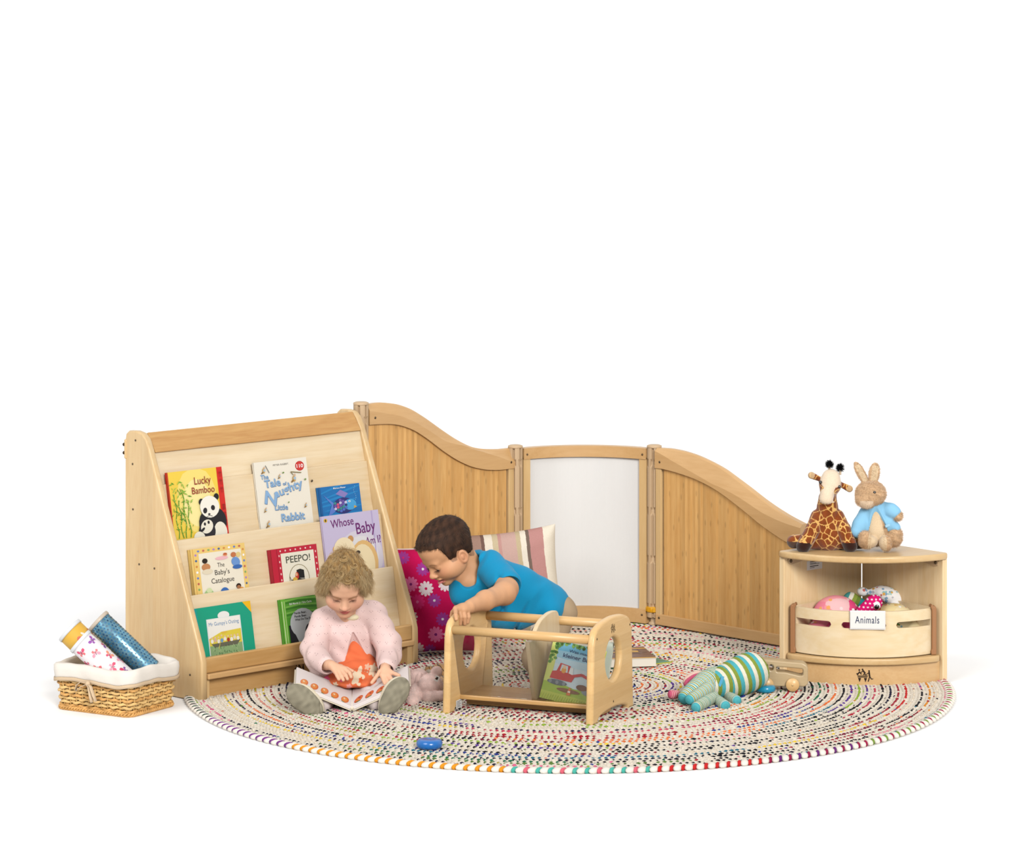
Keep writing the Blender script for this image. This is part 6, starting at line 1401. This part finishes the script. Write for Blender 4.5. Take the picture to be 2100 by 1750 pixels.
b.chain([q(1010, 1168, 11.60), q(1040, 1208, 11.45), q(1034, 1217, 11.41), q(995, 1232, 11.30), q(964, 1244, 11.22)], [.032, .033, .035, .029, .0215], .02)
b.ell(q(950, 1249, 11.195), (.022, .024, .018), k=.008)
fingers(b, q, q(962, 1246, 11.21), [[(934, 1250, 11.165), (934.5, 1262, 11.135), (936, 1270, 11.125)], [(942, 1251, 11.175), (945, 1266, 11.165), (944, 1280, 11.168)], [(950.5, 1252, 11.18), (953.5, 1266, 11.17), (953, 1280, 11.172)], [(958.5, 1253, 11.19), (961, 1266, 11.18), (959, 1277, 11.18)], [(935, 1248, 11.19), (928, 1256, 11.20), (925.5, 1264, 11.20)]], .0068, .0165, .006)
b.chain([q(985, 1188, 11.74), q(990, 1235, 11.80), q(1000, 1278, 11.72), q(1010, 1300, 11.68)], [.036, .032, .022, .018], .008)
for dy in (-.03, .07): b.chain([q(1140, 1258, 11.77+dy), q(1102, 1360, 11.70+dy), q(1185, 1362, 11.93+dy)], [.042, .040, .028], .01)
V, Q = b.mesh(); L = ((V-BC)@BR)/BS; c = np.tile(np.array(lin('#e2ab80')), (len(V), 1)); c = c*(1+.03*sm_noise(V, 90, 2)[:, None]); c = face_colour(c, L, None, '#c8776e', BEZ, BMZ, True, '#d9876a')
c = blend(c, ((L[:, 2] < BMZ+.004) & (L[:, 2] > BMZ-.011) & (np.abs(L[:, 0]) < .015) & (L[:, 1] > .04) & (L[:, 1] < .0665)).astype(float), '#5a2420', .9)
el_ = q(1052, 1222, 11.42); c = blend(c, np.exp(-(np.linalg.norm(V-el_, axis=1)/.03)**2), '#c9855f', .5)
c = blend(c, scalp(L, False)*(L[:, 1] < .08)*1.0, '#6b4a36', .55)
np_mesh('body', V, Q, SKIN, np.clip(c, 0, 1), B)
MB().ball((0, 0, 0), (1, 1, 1), mat('tongue_pink', '#d9807c', .35, .4), 16, Matrix.LocRotScale(Vector(PB(0, .069, BMZ-.0075)), Matrix(BR.tolist()), Vector((.0125, .0125, .0042)))).build('tongue', B)
MB().ball((0, 0, 0), (1, 1, 1), mat('teeth_white', '#efe9df', .25, .5), 16, Matrix.LocRotScale(Vector(PB(0, .0665, BMZ+.0025)), Matrix(BR.tolist()), Vector((.0125, .006, .0022)))).build('teeth', B)
lids(PB, L, B, BEZ, BS, mat('lash_dark', '#22150f', .7), mat('brow_light', '#b98a62', .8), .0175, bw=.0006)
for sx in (-1, 1):
    xx = sx*.0265; zz = BEZ-.0035; MB().ball((0, 0, 0), (1, 1, 1), mat('eye_dark', '#1d130e', .1, .6, coat=.6), 12, Matrix.LocRotScale(Vector(PB(xx, snap(L, xx, zz)-.0022, zz)), Matrix(BR.tolist()), Vector((.0070, .0030, .0032)))).build('eye', B)
def dark(V, L): n_ = np.clip(.5+.5*sm_noise(V, 150, 4), 0, 1)[:, None]; return np.array(lin('#2e1d13'))*(1-n_)+np.array(lin('#4a3122'))*n_
_, Vh, Qh, Lh = hair_cap('hair', BC, BR, BS, B, .0035, False, vmat('hair_base', .7, .2), dark, .0008, 200)
n = 15000; p_, n_, ri = sample(Vh, Qh, n); crown = BR@np.array([0, .8, -.45]); l = ((p_-BC)@BR)/BS
fwd = np.clip((l[:, 2:3]-.03)/.04, 0, 1); dn = np.array([[.15, .45, -1.0]])@BR.T; d = fwd*(BR@np.array([0, 1, -.1]))[None]+(1-fwd)*dn; d = d-n_*(d*n_).sum(1)[:, None]; d = d+n_*.05+RNG.normal(0, .05, (n, 3)); d /= np.linalg.norm(d, axis=1)[:, None]
colh = np.array(lin('#2c1b11'))+(np.array(lin('#7d5a3e'))-np.array(lin('#2c1b11')))*RNG.random((n, 1))**(2.6-1.6*(1-fwd))
strands('short_hair', p_-n_*.002, d, .0125, .00036, colh, HAIRM, B, seg=3, jitter=.2)
# T-shirt and shorts
b = SDF(.0019)
b.ell(q(984, 1190, 11.64), (.092, .085, .082), k=0).chain([q(985, 1186, 11.65), q(1060, 1214, 11.68), q(1124, 1238, 11.74)], [.088, .082, .067], .02).chain([q(1100, 1230, 11.71), q(1134, 1243, 11.76)], [.074, .058], .015).ell(q(1122, 1246, 11.72), (.060, .10, .056), k=.02)
b.ell(q(950, 1215, 11.62), (.045, .05, .055), k=.03).ell(q(1045, 1254, 11.66), (.095, .06, .066), k=.03).ell(q(985, 1150, 11.65), (.035, .05, .03), k=.02)
b.chain([q(1003, 1160, 11.58), q(1024, 1182, 11.53), q(1040, 1197, 11.48)], [.052, .049, .046], .012)
wr_ = lambda X: (.013*np.exp(-10*np.sin(X[..., 0]*24+X[..., 2]*27+2.2*np.sin(X[..., 2]*11+X[..., 1]*9))**2)*np.clip(np.sin(X[..., 0]*13-X[..., 2]*15+1), 0, 1)+.011*np.exp(-12*np.sin(X[..., 0]*30-X[..., 2]*22+1.8*np.sin(X[..., 0]*9))**2)*np.clip(np.sin(X[..., 0]*17+X[..., 2]*12), 0, 1)).astype(np.float32)
b.custom(wr_, np.zeros(3)-.5, np.zeros(3)+.5, 0, 'disp')
b.cone(q(1047, 1213, 11.44), q(1062, 1236, 11.38), .048, .075, .002, 's')
b.cone(q(962, 1172, 11.60), q(935, 1130, 11.57), .050, .075, .004, 's').ell(q(958, 1187, 11.555), (.030, .034, .034), k=.004, op='s').cone(q(960, 1192, 11.56), q(945, 1160, 11.52), .026, .04, .004, 's')
b.ell(q(1197, 1276, 11.76), (.058, .17, .052), k=.003, op='s')
Vs, Qs = b.mesh(); np_mesh('t_shirt', Vs, Qs, mat('blue_jersey', '#1596c6', .85, .12, bump=.25, nscale=350, sheen=.08), None, B)['label'] = 'bright blue T-shirt'
b = SDF(.002)
for dy in (-.03, .07): b.chain([q(1146, 1256, 11.76+dy), q(1104, 1352, 11.70+dy)], [.058, .055], 0 if dy < 0 else .02)
b.ell(q(1149, 1252, 11.77), (.054, .07, .054), k=.02)
b.custom(lambda X: (.002*np.sin(X[..., 2]*80+X[..., 0]*50)).astype(np.float32), np.zeros(3)-.5, np.zeros(3)+.5, 0, 'disp')
Vs, Qs = b.mesh(); np_mesh('shorts', Vs, Qs, mat('khaki_cotton', '#b9a182', .85, .1, bump=.25, nscale=250), None, B)['label'] = 'khaki shorts'
# ================================================================== groups of repeated things
for o_ in list(scene.objects):
    if o_.parent or 'category' not in o_.keys(): continue
    k_ = o_.name.split('.')[0]; l_ = o_['label']
    if k_ in ('picture_book', 'board_book'):
        o_['group'] = 'books in the book box' if 'book box' in l_ and 'rug' not in l_ else 'books lying on the rug' if 'rug' in l_ else 'books on the display unit'
    g_ = {'cloth_toy': 'cloth toys in the storage bin', 'gift_tube': 'gift tubes in the wicker basket', 'wooden_disc': 'wooden discs on the rug', 'floor_cushion': 'cushions against the screens', 'crochet_animal': 'crochet toys on the rug', 'screen_panel': 'bamboo screen panels'}.get(k_)
    if g_: o_['group'] = g_
